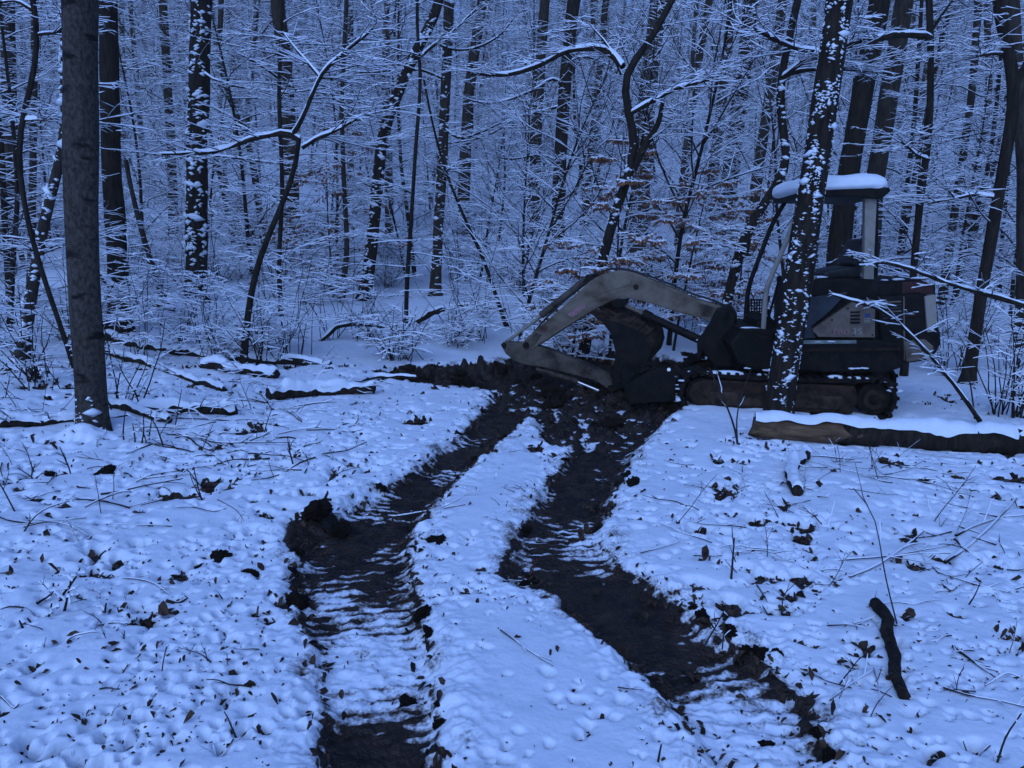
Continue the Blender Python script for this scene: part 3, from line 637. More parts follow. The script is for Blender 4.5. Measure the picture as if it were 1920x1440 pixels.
def make_canopy(height, r0, nprim, seed, first=2.2):
    rnd.seed(seed); root = empty('forest_tree', (0, 0, 0))
    k = 9; pts, _ = curve_pts((0, 0, -0.2), (rnd.gauss(0.05, 0.04), rnd.gauss(0, 0.03), 1), height, k, 0.025, 0.03)
    me, Q, R = trunk_mesh('trunk', pts, [r0 * (1 - 0.7 * i / (k - 1)) for i in range(k)], M_FARBARK, n=9, seed=seed, flare=0.3, sub=0.5)
    link('trunk', me, root); L = Lines()
    for j in range(nprim):
        t = first / height + (1 - first / height) * (j + rnd.random()) / nprim; p, _ = lerp_pt(pts, min(t, .99)); a = j * 2.4 + rnd.gauss(0, 0.5)
        l = rnd.uniform(1.4, 3.6) * (1.1 - 0.4 * t)
        spray(L, p, (math.cos(a), math.sin(a), rnd.uniform(0.1, 1.4)), l, 0.010 + l * 0.007, 8, 3, lift=-0.03 + rnd.gauss(0, .03), wig=0.15, flat=.6)
    link('crown', L.tubes('crown', M_TWIG, 3), root); link('crown_snow', L.snow('crown_snow', M_SNOWT, 3, h0=0.010), root)
    return root
def make_shrub(h, n, seed, spread=0.6):
    rnd.seed(seed); root = empty('shrub', (0, 0, 0)); L = Lines(); st = Lines()
    for j in range(n):
        a = rnd.uniform(0, 2 * math.pi); l = h * rnd.uniform(0.45, 1.1)
        k = 6; pts, _ = curve_pts((rnd.gauss(0, .12), rnd.gauss(0, .12), -0.05), (math.cos(a) * spread * rnd.random(), math.sin(a) * spread * rnd.random(), 1), l, k, 0.16, -0.03)
        st.add(pts, [0.007 * (1 - 0.6 * i / (k - 1)) for i in range(k)], 0.8)
        for m in range(rnd.randint(2, 5)):
            p, tg = lerp_pt(pts, rnd.uniform(0.25, 0.95)); b = rnd.uniform(0, 2 * math.pi)
            spray(L, p, (math.cos(b), math.sin(b), rnd.uniform(-0.1, 0.5)), l * rnd.uniform(0.25, 0.6), 0.005, 4, 2, k=5, lift=-0.07, wig=0.14)
    link('stems', st.tubes('stems', M_TWIG, 4), root); link('twigs', L.tubes('twigs', M_TWIG, 3), root)
    link('twig_snow', L.snow('twig_snow', M_SNOWT, 3, h0=0.010), root)
    return root
UND = [make_understory(h, 0.08, n, pl, 100 + i, i in (1, 4, 5)) for i, (h, n, pl) in enumerate([(5.5, 30, 1.7), (7.5, 38, 2.0), (4.2, 26, 1.5), (9.0, 44, 2.2), (6.2, 34, 2.2), (3.4, 24, 1.3)])]
CAN = [make_canopy(h, r, n, 200 + i) for i, (h, r, n) in enumerate([(18, 0.12, 52), (20, 0.16, 54), (16, 0.09, 48), (22, 0.13, 56), (15, 0.075, 46)])]
SHR = [make_shrub(h, n, 300 + i, s) for i, (h, n, s) in enumerate([(1.3, 12, .7), (1.8, 9, .5), (0.9, 14, 1.0), (1.5, 16, .9), (0.7, 9, 1.2)])]
pr = random.Random(77)
USED = {}
def put(protos, x, y, label, cat, group, smin=0.85, smax=1.2, dz=0.0):
    i = pr.randrange(len(protos)); p = protos[i]
    if not USED.get(p.name): USED[p.name] = True; o = p
    else: o = copy_tree(p)
    s = pr.uniform(smin, smax); o.location = (x, y, float(terrain(x, y)) + dz); o.scale = (s, s, s * pr.uniform(0.9, 1.1))
    o.rotation_euler = (pr.gauss(0, 0.03), pr.gauss(0.02, 0.03), pr.uniform(0, 2 * math.pi)); tag(o, label, cat, group)
    return o
placed = []; OUT = {}
KEYS = [(210, 13, 62), (370, 16, 62), (545, 24, 24), (700, 17, 40), (828, 18, 34), (1050, 21, 62), (1205, 24, 50), (1365, 24, 55), (1590, 13, 60), (1650, 14, 50)]
def free(x, y, dmin):
    for a, b in placed:
        if (a - x) ** 2 + (b - y) ** 2 < dmin * dmin: return False
    placed.append((x, y)); return True
def scatter(n, protos, y0, y1, dmin, label, cat, group, wide=0.80, pw=1.0, ok=None, **kw):
    c = 0; tries = 0
    while c < n and tries < n * 60:
        tries += 1
        y = y0 + (y1 - y0) * pr.random() ** pw; x = pr.uniform(-wide, wide) * y
        if ok and not ok(x, y): continue
        px_ = 960 + F_PX * x / (y * math.cos(PITCH))
        if protos is not SHR and any(y < ky + .5 and abs(px_ - kx) < kw for kx, ky, kw in KEYS): continue
        if not free(x, y, dmin): continue
        OUT.setdefault(group, []).append(put(protos, x, y, label, cat, group, **kw)); c += 1
clear = lambda x, y: not (-1.5 < x < 5.5 and y < 10.9) and not (x > 5.5 * y / 9.5 - 0.5 and y < 10.5)
scatter(11, UND, 10.6, 16.0, 1.0, 'young snow-laden understory tree near the clearing edge', 'tree', 'understory trees at the edge of the clearing', ok=clear, smin=0.7, smax=1.0)
scatter(98, UND, 16.0, 34.0, 1.0, 'snow-laden understory tree in the wood behind the clearing', 'tree', 'understory trees in the wood', smin=0.9, smax=1.3)
scatter(120, UND, 34.0, 58.0, 1.5, 'small snow-covered tree far up the slope', 'tree', 'small trees far up the slope', wide=0.76, smin=1.1, smax=1.7)
scatter(22, CAN, 21.0, 34.0, 2.6, 'tall bare tree in the wood behind the clearing', 'tree', 'tall trees in the wood', smin=0.8, smax=1.1)
scatter(150, CAN, 32.0, 78.0, 2.0, 'tall bare snow-covered tree far up the slope', 'tree', 'tall trees far up the slope', wide=0.76)
scatter(64, SHR, 9.2, 17.0, 0.45, 'bare snowy shrub at the edge of the wood', 'shrub', 'bare shrubs at the edge of the wood', ok=lambda x, y: not (0.2 < x < 5.2 and y < 10.2) and not (x > -0.3 and y < 9.8))
scatter(100, SHR, 16.0, 30.0, 0.6, 'bare snowy shrub deeper in the wood', 'shrub', 'bare shrubs deeper in the wood', smin=1.0, smax=1.7)

ORD = 'leftmost second third fourth fifth sixth seventh eighth ninth tenth eleventh twelfth thirteenth fourteenth fifteenth sixteenth seventeenth eighteenth nineteenth twentieth'.split()
def order(group, what):
    """near things that can be told apart by their place get a label each"""
    seen = []
    for o in OUT[group]:
        v = CAM_M.transposed() @ (o.location - Vector((0, 0, EYE))); px = 960 + F_PX * v.x / -v.z
        if 0 < px < 1920: seen.append((px, o))
        else: o['label'] = what[0].upper()[:0] + 'one of the ' + what + ' just outside the ' + ('left' if px < 0 else 'right') + ' picture edge'
    seen.sort(key=lambda t: t[0]); n = len(seen)
    for i, (px, o) in enumerate(seen):
        o['label'] = (ORD[i] + (' of' if i == 0 else ' from the left of') if i < (n + 1) // 2 else ('rightmost of' if i == n - 1 else ORD[n - 1 - i] + ' from the right of')) + ' the ' + what
order('understory trees at the edge of the clearing', 'young snow-laden trees near the clearing edge')
order('tall trees in the wood', 'tall bare trees in the wood behind')

# distant wood that reads as one mass
def distant_wood():
    rnd.seed(900); L = Lines(); g = random.Random(901)
    for i in range(640):
        y = 75 + 105 * g.random() ** 0.9; x = g.uniform(-0.78, 0.78) * y; z = float(terrain(x, y)); h = g.uniform(13, 24)
        L.add([(x, y, z - 0.3), (x + g.gauss(0, .3), y, z + h * .5), (x + g.gauss(0, .6), y, z + h)], [0.16 * g.uniform(.6, 1.4), 0.12, 0.03], 0.0)
        for j in range(22):
            t = g.uniform(0.06, 0.98); a = g.uniform(0, 6.28); l = g.uniform(1.2, 3.8)
            p = (x, y, z + h * t); q = (x + math.cos(a) * l * .6, y + math.sin(a) * l * .6, z + h * t + l * .22); r = (x + math.cos(a) * l, y + math.sin(a) * l, z + h * t + l * g.uniform(.1, .35))
            L.add([p, q, r], [0.03, 0.022, 0.012], 1.0)
    o = link('distant_forest', L.tubes('distant_forest', M_TWIG, 3)); tag(o, 'far wooded slope fading into blue dusk', 'forest', kind='stuff')
    o = link('distant_snowy_branches', L.snow('distant_snowy_branches', M_SNOWT, 3, w0=0.04, h0=0.045)); tag(o, 'snow on the branches of the far wood', 'snow', kind='stuff')
distant_wood()

# beech saplings that kept their withered leaves
def leafy(label, px, py, Y, h, n, plen, seed, lean=0.0):
    rnd.seed(seed); g = random.Random(seed); base = at(px, py, Y); z = float(terrain(base.x, Y)); root = empty('beech_sapling', (base.x, Y, z)); tag(root, label, 'sapling')
    k = 7; pts, _ = curve_pts((0, 0, -0.1), (lean, 0, 1), h, k, 0.05, 0.02); r0 = 0.022
    me, Q, R = trunk_mesh('trunk', pts, [r0 * (1 - 0.8 * i / 6) for i in range(7)], M_BARKD, n=6, seed=seed, flare=0.1); link('trunk', me, root)
    L = Lines(); Vl, Fl, Vs, Fs = [], [], [], []
    def leaf(p, s, yaw):
        c, sn = math.cos(yaw), math.sin(yaw); dr = g.uniform(0.5, 1.3)
        ax = np.array([c * math.cos(dr), sn * math.cos(dr), -math.sin(dr)]); sd = np.array([-sn, c, g.gauss(0, .3)]); nn = np.cross(ax, sd)
        V = [p, p + ax * s * .5 + sd * s * .28 + nn * s * .08, p + ax * s, p + ax * s * .5 - sd * s * .28 + nn * s * .08]
        b = len(Vl); Vl.extend(V); Fl.append((b, b + 1, b + 2, b + 3))
        if g.random() < 0.5:
            b = len(Vs); up = np.array([0, 0, 0.014]); w = 0.8
            Vs.extend([V[0] + up, V[1] * w + V[0] * (1 - w) + up * 1.4, V[0] * .45 + V[2] * .55 + up, V[3] * w + V[0] * (1 - w) + up * 1.4, V[0] * .5 + V[2] * .5 + up * 2.2])
            Fs.extend([(b, b + 1, b + 4), (b + 1, b + 2, b + 4), (b + 2, b + 3, b + 4), (b + 3, b, b + 4)])
    for j in range(n):
        t = 0.12 + 0.86 * (j + g.random()) / n; p, _ = lerp_pt(pts, t); a = j * 2.4 + g.gauss(0, .4)
        LT2 = Lines(); spray(LT2, p, (math.cos(a), math.sin(a), g.uniform(0.05, 0.45)), plen * (1.2 - 0.7 * t) * g.uniform(.6, 1.2), 0.009, 8, 2, lift=-0.05)
        for kk, l in LT2.d.items():
            for e in l:
                L.add(*e)
                for m in range(5 if kk > 3 else 3):
                    q, tg = lerp_pt(e[0], g.uniform(0.2, 1)); leaf(np.array(q), g.uniform(0.05, 0.085), math.atan2(tg[1], tg[0]) + g.gauss(0, .9))
    link('crown', L.tubes('crown', M_TWIG, 3), root); link('crown_snow', L.snow('crown_snow', M_SNOWT, 3, h0=0.012), root)
    link('leaves', raw_mesh('leaves', np.array(Vl), np.array(Fl), mats=[M_LEAF], smooth=False), root)['kind'] = 'stuff'
    link('leaf_snow', raw_mesh('leaf_snow', np.array(Vs), tris=np.array(Fs), mats=[M_SNOWT]), root)['kind'] = 'stuff'
leafy('beech sapling keeping brown withered leaves right behind the boom', 1150, 540, 11.0, 3.2, 20, 1.1, 41)
leafy('brown-leaved beech sapling over the boom foot', 1270, 520, 11.6, 2.9, 20, 1.3, 42, 0.1)
leafy('low brown-leaved beech sapling left of the bent boom', 1075, 560, 10.4, 1.5, 14, 0.7, 43)
leafy('small brown-leaved beech sapling left of the slender middle sapling', 625, 540, 15.5, 3.6, 20, 1.4, 44)
leafy('brown-leaved beech sapling between the boom foot and the canopy', 1390, 520, 12.4, 2.4, 16, 1.2, 45)

# ------------------------------------------------------------------ excavator
class Frame:
    def __init__(s, o, yaw):
        s.o = Vector((o[0], o[1], 0)); s.u = Vector((math.cos(yaw), -math.sin(yaw), 0)); s.n = Vector((math.sin(yaw), math.cos(yaw), 0))
    def P(s, px, py, off=0.0):
        v = ray(px, py); c = Vector((0, 0, EYE)); t = (off - (c - s.o).dot(s.n)) / v.dot(s.n); return c + v * t
EX = gnd(1480, 779)
B = Frame(EX, D(5.0))
ROOT = Vector((EX.x, EX.y, float(terrain(EX.x, EX.y))))
exc = empty('excavator', ROOT); tag(exc, 'weathered grey mini excavator on rubber tracks with open canopy and folded arm', 'excavator')
A_O = B.P(1352, 620, 0.74)
A = Frame((A_O.x, A_O.y), D(20.0))

def bm_done(bm, name, mat, parent, smooth=False, mats=None):
    me = bpy.data.meshes.new(name); bm.normal_update(); bm.to_mesh(me); bm.free()
    for m in (mats or [mat]): me.materials.append(m)
    if smooth: me.polygons.foreach_set('use_smooth', [True] * len(me.polygons))
    return link(name, me, parent)
def prism_pts(name, near, vec, mat, parent, bevel=0.012, seg=2, smooth=False):
    """near: world points of the near face outline; vec: extrusion"""
    bm = bmesh.new(); a = [bm.verts.new(p - ROOT) for p in near]; b = [bm.verts.new(p + vec - ROOT) for p in near]; n = len(a)
    bm.faces.new(a); bm.faces.new(list(reversed(b)))
    for i in range(n): bm.faces.new((a[i], b[i], b[(i + 1) % n], a[(i + 1) % n]))
    bmesh.ops.recalc_face_normals(bm, faces=bm.faces)
    if bevel: bmesh.ops.bevel(bm, geom=list(bm.edges), offset=bevel, segments=seg, affect='EDGES', profile=0.6, clamp_overlap=True)
    return bm_done(bm, name, mat, parent, smooth)
def prism(name, px, fr, o0, o1, mat, parent=None, bevel=0.012, seg=2, smooth=False):
    return prism_pts(name, [fr.P(x, y, o0) for x, y in px], fr.n * (o1 - o0), mat, parent or exc, bevel, seg, smooth)
def rod(name, p, q, r, mat, parent=None, n=14, r2=None):
    bm = bmesh.new(); d = q - p; L = d.length
    bmesh.ops.create_cone(bm, cap_ends=True, segments=n, radius1=r, radius2=r2 or r, depth=L)
    M = d.to_track_quat('Z', 'Y').to_matrix().to_4x4(); M.translation = (p + q) / 2 - ROOT
    bmesh.ops.transform(bm, matrix=M, verts=bm.verts)
    bmesh.ops.bevel(bm, geom=[e for e in bm.edges if len(e.link_faces) == 2 and e.calc_face_angle(0) > 1.0], offset=min(r * 0.2, 0.008), segments=2, affect='EDGES')
    return bm_done(bm, name, mat, parent or exc)
def hose(name, pts, r, mat, parent=None, k=20, n=7):
    L = Lines(); C = smooth_line([p - ROOT for p in pts], k)
    for _ in range(2): C[1:-1] = (C[:-2] + 2 * C[1:-1] + C[2:]) / 4
    L.add([tuple(c) for c in C], [r] * k); return link(name, L.tubes(name, mat, n), parent or exc)
def snow_ridge(name, pts, r, h, parent=None, k=12):
    L = Lines(); C = smooth_line([p - ROOT for p in pts], k); L.add([tuple(c) for c in C], [r * (0.7 + 0.5 * rnd.random()) for _ in range(k)])
    return link(name, L.snow(name, M_SNOW, 7, h0=h, hk=0.3, hmax=0.08), parent or exc)

def snow_bits(name, pts, count, size, parent, seed):
    C = smooth_line([p - ROOT for p in pts], 40); g = np.random.default_rng(seed); Vs, Fs = [], []
    bm = bmesh.new(); bmesh.ops.create_icosphere(bm, subdivisions=2, radius=1.0); bv = np.array([v.co[:] for v in bm.verts]); bf = np.array([[v.index for v in f.verts] for f in bm.faces]); bm.free()
    for k in range(count):
        c = C[g.integers(40)] + g.normal(0, size * .5, 3) * (1, 1, .15); sc = size * g.lognormal(0, .4) * np.array([g.uniform(1, 2.2), g.uniform(.8, 1.4), g.uniform(.25, .5)])
        Vs.append(bv * (1 + .3 * perlin(bv[:, 0] * 2 + k, bv[:, 1] * 2 + bv[:, 2], 3))[:, None] * sc + c); Fs.append(bf + len(bv) * k)
    o = link(name, raw_mesh(name, np.concatenate(Vs), tris=np.concatenate(Fs), mats=[M_SNOW]), parent); o['kind'] = 'stuff'; return o
# tracks
def track(off, near):
    c1 = B.P(1314, 737, off); c2 = B.P(1642, 745, off); R = 0.205; z0 = ROOT.z + R - 0.02
    c1.z = z0; c2.z = z0 + 0.005; wid = 0.30; u = B.u
    prof = []
    for i in range(19): a = math.pi / 2 + math.pi * i / 18; prof.append(c1 + u * (R * math.cos(a)) + Vector((0, 0, R * math.sin(a))))
    for i in range(1, 16): prof.append(c1.lerp(c2, i / 16) + Vector((0, 0, -R)))
    for i in range(19): a = -math.pi / 2 + math.pi * i / 18; prof.append(c2 + u * (R * math.cos(a)) + Vector((0, 0, R * math.sin(a))))
    for i in range(1, 16): f = i / 16; prof.append(c2.lerp(c1, f) + Vector((0, 0, R - 0.022 * math.sin(math.pi * f))))
    ctr = (c1 + c2) / 2; bm = bmesh.new(); rings = []
    n = len(prof)
    for i, p in enumerate(prof):
        t = (prof[(i + 1) % n] - prof[i - 1]).normalized(); nn = t.cross(B.n).normalized()
        if nn.dot(p - ctr) < 0 and abs((p - ctr).dot(u)) > 1.0: nn = -nn
        if (p - Vector((p.x, p.y, z0))).dot(nn) < 0 and abs((p - ctr).dot(u)) < 0.8: nn = -nn
        inn = p - nn * 0.035
        rings.append([bm.verts.new(q - ROOT) for q in (p, p + B.n * wid, inn + B.n * wid, inn)])
        # lugs
    for i in range(n):
        a, b = rings[i], rings[(i + 1) % n]
        for k in range(4): bm.faces.new((a[k], a[(k + 1) % 4], b[(k + 1) % 4], b[k]))
    # rubber lugs round the outside
    cum = [0]
    for i in range(n): cum.append(cum[-1] + (prof[(i + 1) % n] - prof[i]).length)
    cnt = 54
    for j in range(cnt):
        s = cum[-1] * j / cnt; i = max(k for k in range(n) if cum[k] <= s); f = (s - cum[i]) / (cum[i + 1] - cum[i])
        p = prof[i].lerp(prof[(i + 1) % n], f); t = (prof[(i + 1) % n] - prof[i]).normalized(); nn = t.cross(B.n).normalized()
        if nn.dot(p - Vector((min(max(p.x, min(c1.x, c2.x)), max(c1.x, c2.x)), p.y, z0))) < 0: nn = -nn
        vs = []
        for o2, hh in ((-0.004, -0.004), (wid + 0.004, -0.004)):
            for du, dn in ((-0.022, -0.03), (0.022, -0.03), (0.015, 0.022), (-0.015, 0.022)):
                vs.append(bm.verts.new(p + B.n * o2 + t * du + nn * dn - ROOT))
        for q in ((0, 1, 2, 3), (7, 6, 5, 4), (0, 4, 5, 1), (1, 5, 6, 2), (2, 6, 7, 3), (3, 7, 4, 0)): bm.faces.new([vs[k] for k in q])
    bmesh.ops.recalc_face_normals(bm, faces=bm.faces)
    tr = bm_done(bm, 'track', M_RUBBER, exc)
    tr['label'] = 'near rubber track of the excavator' if near else 'far rubber track of the excavator'
    f0 = 0.012
    z = Vector((0, 0, 1))
    prism_pts('track_frame', [c1 + u * 0.02 + z * 0.14 + B.n * f0, c1 - u * 0.09 + z * 0.08 + B.n * f0, c1 - u * 0.12 - z * 0.03 + B.n * f0, c1 - u * 0.06 - z * 0.12 + B.n * f0, c1 + u * 0.06 - z * 0.155 + B.n * f0, c2 - u * 0.20 - z * 0.155 + B.n * f0, c2 - u * 0.15 + z * 0.0 + B.n * f0, c2 - u * 0.20 + z * 0.13 + B.n * f0], B.n * 0.24, M_RUST, tr, 0.02)
    prism_pts('frame_step', [c1 + u * 0.10 + z * 0.02 + B.n * .004, c1 + u * 0.12 - z * 0.11 + B.n * .004, c2 - u * 0.34 - z * 0.11 + B.n * .004, c2 - u * 0.30 + z * 0.02 + B.n * .004], B.n * 0.03, M_BUCKET, tr, 0.008)
    for nm, c, r in (('sprocket', c2, 0.160), ('idler', c1, 0.140)):
        w = rod(nm, c + B.n * 0.05, c + B.n * 0.25, r, M_RUBBER, tr, 28)
        if nm == 'sprocket': rod('hub', c + B.n * 0.02, c + B.n * 0.06, r * 0.66, M_RUST, tr, 20); rod('hub_cap', c + B.n * 0.008, c + B.n * 0.03, r * 0.36, M_RUBBER, tr, 16)
    for i in range(4):
        c = c1.lerp(c2, 0.22 + 0.17 * i) - z * 0.125
        rod('roller', c + B.n * 0.04, c + B.n * 0.26, 0.05, M_RUBBER, tr, 16)
    return tr, c1, c2
Z_ = Vector((0, 0, 1)); tr, C1, C2 = track(0.0, True)
snow_bits('track_snow', [C1 + Z_ * .20 + B.n * .10 + B.u * x for x in (-0.05, 0.2, 0.45, 0.65)], 12, 0.034, tr, 1)
snow_bits('track_snow', [C2 + Z_ * .20 + B.n * .08 + B.u * x for x in (-0.45, -0.2, -0.02)], 6, 0.024, tr, 2)
snow_bits('track_snow', [C2 + B.n * .05 + B.u * (0.22 * math.cos(a)) + Z_ * (0.22 * math.sin(a)) for a in (1.6, 1.2, 0.8, 0.4)], 12, 0.020, tr, 3)
snow_bits('track_snow', [C1 + B.n * .05 + B.u * (0.22 * math.cos(a)) + Z_ * (0.22 * math.sin(a)) for a in (2.4, 2.8, 3.2, 3.6)], 12, 0.022, tr, 4)
tr2, _, _ = track(1.22, False)
Z = Vector((0, 0, 1))
car = prism_pts('undercarriage', [C1 + B.u * 0.45 + Z * 0.02 + B.n * .28, C2 - B.u * 0.45 + Z * 0.02 + B.n * .28, C2 - B.u * 0.55 + Z * 0.28 + B.n * .28, C1 + B.u * 0.55 + Z * 0.28 + B.n * .28], B.n * 0.96, M_BLACK, exc, 0.03)
mid = (C1 + C2) / 2
rod('slew_ring', mid + B.n * .76 + B.u * .1 + Z * .2, mid + B.n * .76 + B.u * .1 + Z * .46, 0.40, M_BLACK, exc, 32)
# dozer blade
bl = prism('dozer_blade', [(1180, 760), (1172, 738), (1170, 716), (1179, 700), (1190, 700), (1184, 716), (1186, 738), (1196, 760)], B, 0.02, 1.52, M_BLACK, bevel=0.006)
prism('blade_end', [(1180, 758), (1172, 722), (1215, 698), (1248, 687), (1258, 694), (1266, 714), (1267, 752)], B, -0.02, 0.03, M_BLACK, bl, 0.008)
prism('blade_arm', [(1190, 740), (1190, 722), (1300, 706), (1380, 716), (1380, 738)], B, 0.34, 0.44, M_BLACK, bl, 0.015)
prism('blade_arm', [(1190, 740), (1190, 722), (1300, 706), (1380, 716), (1380, 738)], B, 1.10, 1.20, M_BLACK, bl, 0.015)
rod('bolt', B.P(1254, 693, -0.035), B.P(1254, 693, 0.0), 0.018, M_CHROME, bl, 12)
# upper frame and bodywork
deck = prism('upper_frame', [(1368, 645), (1388, 622), (1500, 641), (1640, 636), (1690, 645), (1690, 690), (1660, 700), (1420, 695), (1385, 680)], B, 0.10, 1.46, M_BLACK, bevel=0.02)
prism('floor_plate', [(1388, 616), (1510, 622), (1510, 640), (1386, 632)], B, 0.12, 1.30, M_BLACK, bevel=0.008)
snow_bits('floor_snow', [B.P(1392, 616, .2), B.P(1410, 617, .3), B.P(1425, 618, .25)], 8, 0.03, exc, 7)
prism('skirt_strip', [(1500, 638), (1606, 638), (1606, 644), (1500, 645)], B, 0.085, 0.10, M_GREEN, deck, 0.003)
snow_bits('ledge_snow', [B.P(1570, 690, .08), B.P(1600, 691, .07), B.P(1622, 690, .08)], 9, 0.013, deck, 5)
snow_bits('ledge_snow', [B.P(1500, 642, .09), B.P(1560, 640, .09), B.P(1640, 641, .09)], 8, 0.009, deck, 6)
eng = prism('engine_cover', [(1512, 540), (1512, 526), (1545, 521), (1642, 524), (1650, 534), (1650, 640), (1505, 640), (1505, 560)], B, 0.16, 1.36, M_BLACK, bevel=0.03, seg=3)
prism('dark_side_panel', [(1500, 560), (1590, 548), (1560, 580), (1522, 612), (1530, 634), (1500, 636)], B, 0.115, 0.16, M_DPANEL, bevel=0.008)
sp = prism('side_panel', [(1524, 621), (1526, 616), (1595, 569), (1608, 563), (1641, 562), (1641, 633), (1535, 632)], B, 0.09, 0.155, M_PANEL, bevel=0.010)
for i in range(4):
    y = 584 + i * 6.6
    prism('louver', [(1595, y), (1613, y - 0.4), (1613, y + 2.6), (1595, y + 3.0)], B, 0.078, 0.10, M_BLACK, sp, 0.002)
prism('sticker', [(1622, 588), (1632, 587), (1632, 595), (1622, 596)], B, 0.086, 0.092, M_BLUED, sp, 0)
for i in range(3):
    y = 597 + i * 3
    prism('sticker_stripe', [(1620, y), (1632, y - .3), (1632, y + 1.1), (1620, y + 1.4)], B, 0.086, 0.092, M_GREYL, sp, 0)
def lettering(txt, px, py, hpx, mat, wscale=1.0):
    cu = bpy.data.curves.new('lettering', 'FONT'); cu.body = txt; cu.size = 1.0; cu.extrude = 0.004; cu.align_x = 'LEFT'; cu.align_y = 'BOTTOM'
    tmp = bpy.data.objects.new('tmp_text', cu); COL.objects.link(tmp); bpy.context.view_layer.update()
    me = bpy.data.meshes.new_from_object(tmp.evaluated_get(bpy.context.evaluated_depsgraph_get())); bpy.data.objects.remove(tmp)
    p = B.P(px, py, 0.084); h = (B.P(px, py - hpx, 0.084) - p).length / 0.70; me.materials.clear(); me.materials.append(mat)
    M = Matrix(((B.u.x * h * wscale, 0, -B.n.x, p.x - ROOT.x), (B.u.y * h * wscale, 0, -B.n.y, p.y - ROOT.y), (0, h, 0, p.z - ROOT.z), (0, 0, 0, 1)))
    me.transform(M); return link('lettering', me, sp)
lettering('TB0', 1557, 630.5, 11, M_PINK, 1.25); lettering('35', 1596, 629.5, 11, M_GREYL, 1.25)
# counterweight and hood
cwp = [(1648, 600), (1648, 556), (1730, 548), (1752, 560), (1757, 605), (1766, 626), (1766, 645), (1757, 663), (1738, 677), (1700, 682), (1655, 680)]
cw = prism('counterweight', cwp, B, 0.12, 1.44, M_BLACK, bevel=0.05, seg=4, smooth=True)
hood = prism('hood', [(1642, 546), (1645, 530), (1690, 526), (1745, 524), (1755, 530), (1756, 560), (1650, 572)], B, 0.20, 1.36, M_BLACK, bevel=0.03, seg=3)
prism('red_hood_panel', [(1692, 529), (1742, 527), (1752, 533), (1752, 552), (1690, 556)], B, 0.185, 0.24, M_RED, hood, 0.01)
prism('corner_guard', [(1734, 556), (1755, 552), (1757, 600), (1752, 622), (1739, 624)], B, 0.10, 0.2, M_POST, cw, 0.012)
prism('tail_panel', [(1696, 640), (1735, 636), (1752, 650), (1738, 674), (1700, 679)], B, 0.105, 0.16, M_PANEL, cw, 0.015)
for i in range(6):
    y = 566 + i * 6
    prism('grille_slat', [(1656, y), (1690, y - 2), (1690, y + .6), (1656, y + 2.6)], B, 0.11, 0.135, M_PANEL if i % 3 == 0 else M_DPANEL, cw, 0.002)
prism('panel_seam', [(1694, 556), (1696, 556), (1697, 676), (1695, 676)], B, 0.112, 0.135, M_PANEL, cw, 0)
prism('latch', [(1706, 590), (1718, 589), (1718, 594), (1706, 595)], B, 0.10, 0.13, M_RUST, cw, 0.003)
for px_, py_ in ((1530, 628), (1560, 600), (1590, 578), (1636, 568), (1636, 628), (1600, 628)):
    rod('bolt', B.P(px_, py_, 0.078), B.P(px_, py_, 0.095), 0.009, M_RUST, sp, 8)
for px_ in (1520, 1560, 1600, 1650, 1680):
    rod('frame_bolt', B.P(px_, 672, 0.088), B.P(px_, 672, 0.11), 0.014, M_RUST, deck, 8)
prism('frame_rib', [(1500, 655), (1688, 652), (1688, 657), (1500, 660)], B, 0.08, 0.105, M_RUST, deck, 0.003)
hose('grab_handle', [B.P(1516, 556, .12), B.P(1516, 548, .07), B.P(1520, 530, .06), B.P(1526, 520, .07), B.P(1530, 520, .14)], 0.012, M_POST, eng, 12)
snow_bits('hood_snow', [B.P(1650, 526, .3), B.P(1690, 523, .28), B.P(1740, 521, .3)], 9, 0.022, hood, 21)
snow_bits('cover_snow', [B.P(1516, 524, .25), B.P(1530, 521, .3), B.P(1545, 519, .3)], 5, 0.02, eng, 22)
snow_bits('frame_snow', [B.P(1400, 690, .08), B.P(1430, 694, .08), B.P(1500, 694, .08)], 7, 0.014, deck, 23)
# seat
seat = prism('seat', [(1541, 514), (1550, 508), (1596, 500), (1616, 500), (1614, 522), (1545, 521)], B, 0.45, 1.0, M_VINYL, bevel=0.03, seg=3, smooth=True)
prism('backrest', [(1597, 494), (1606, 478), (1616, 452), (1628, 446), (1634, 455), (1626, 498), (1610, 508)], B, 0.47, 0.98, M_VINYL, seat, 0.03, 3, True)
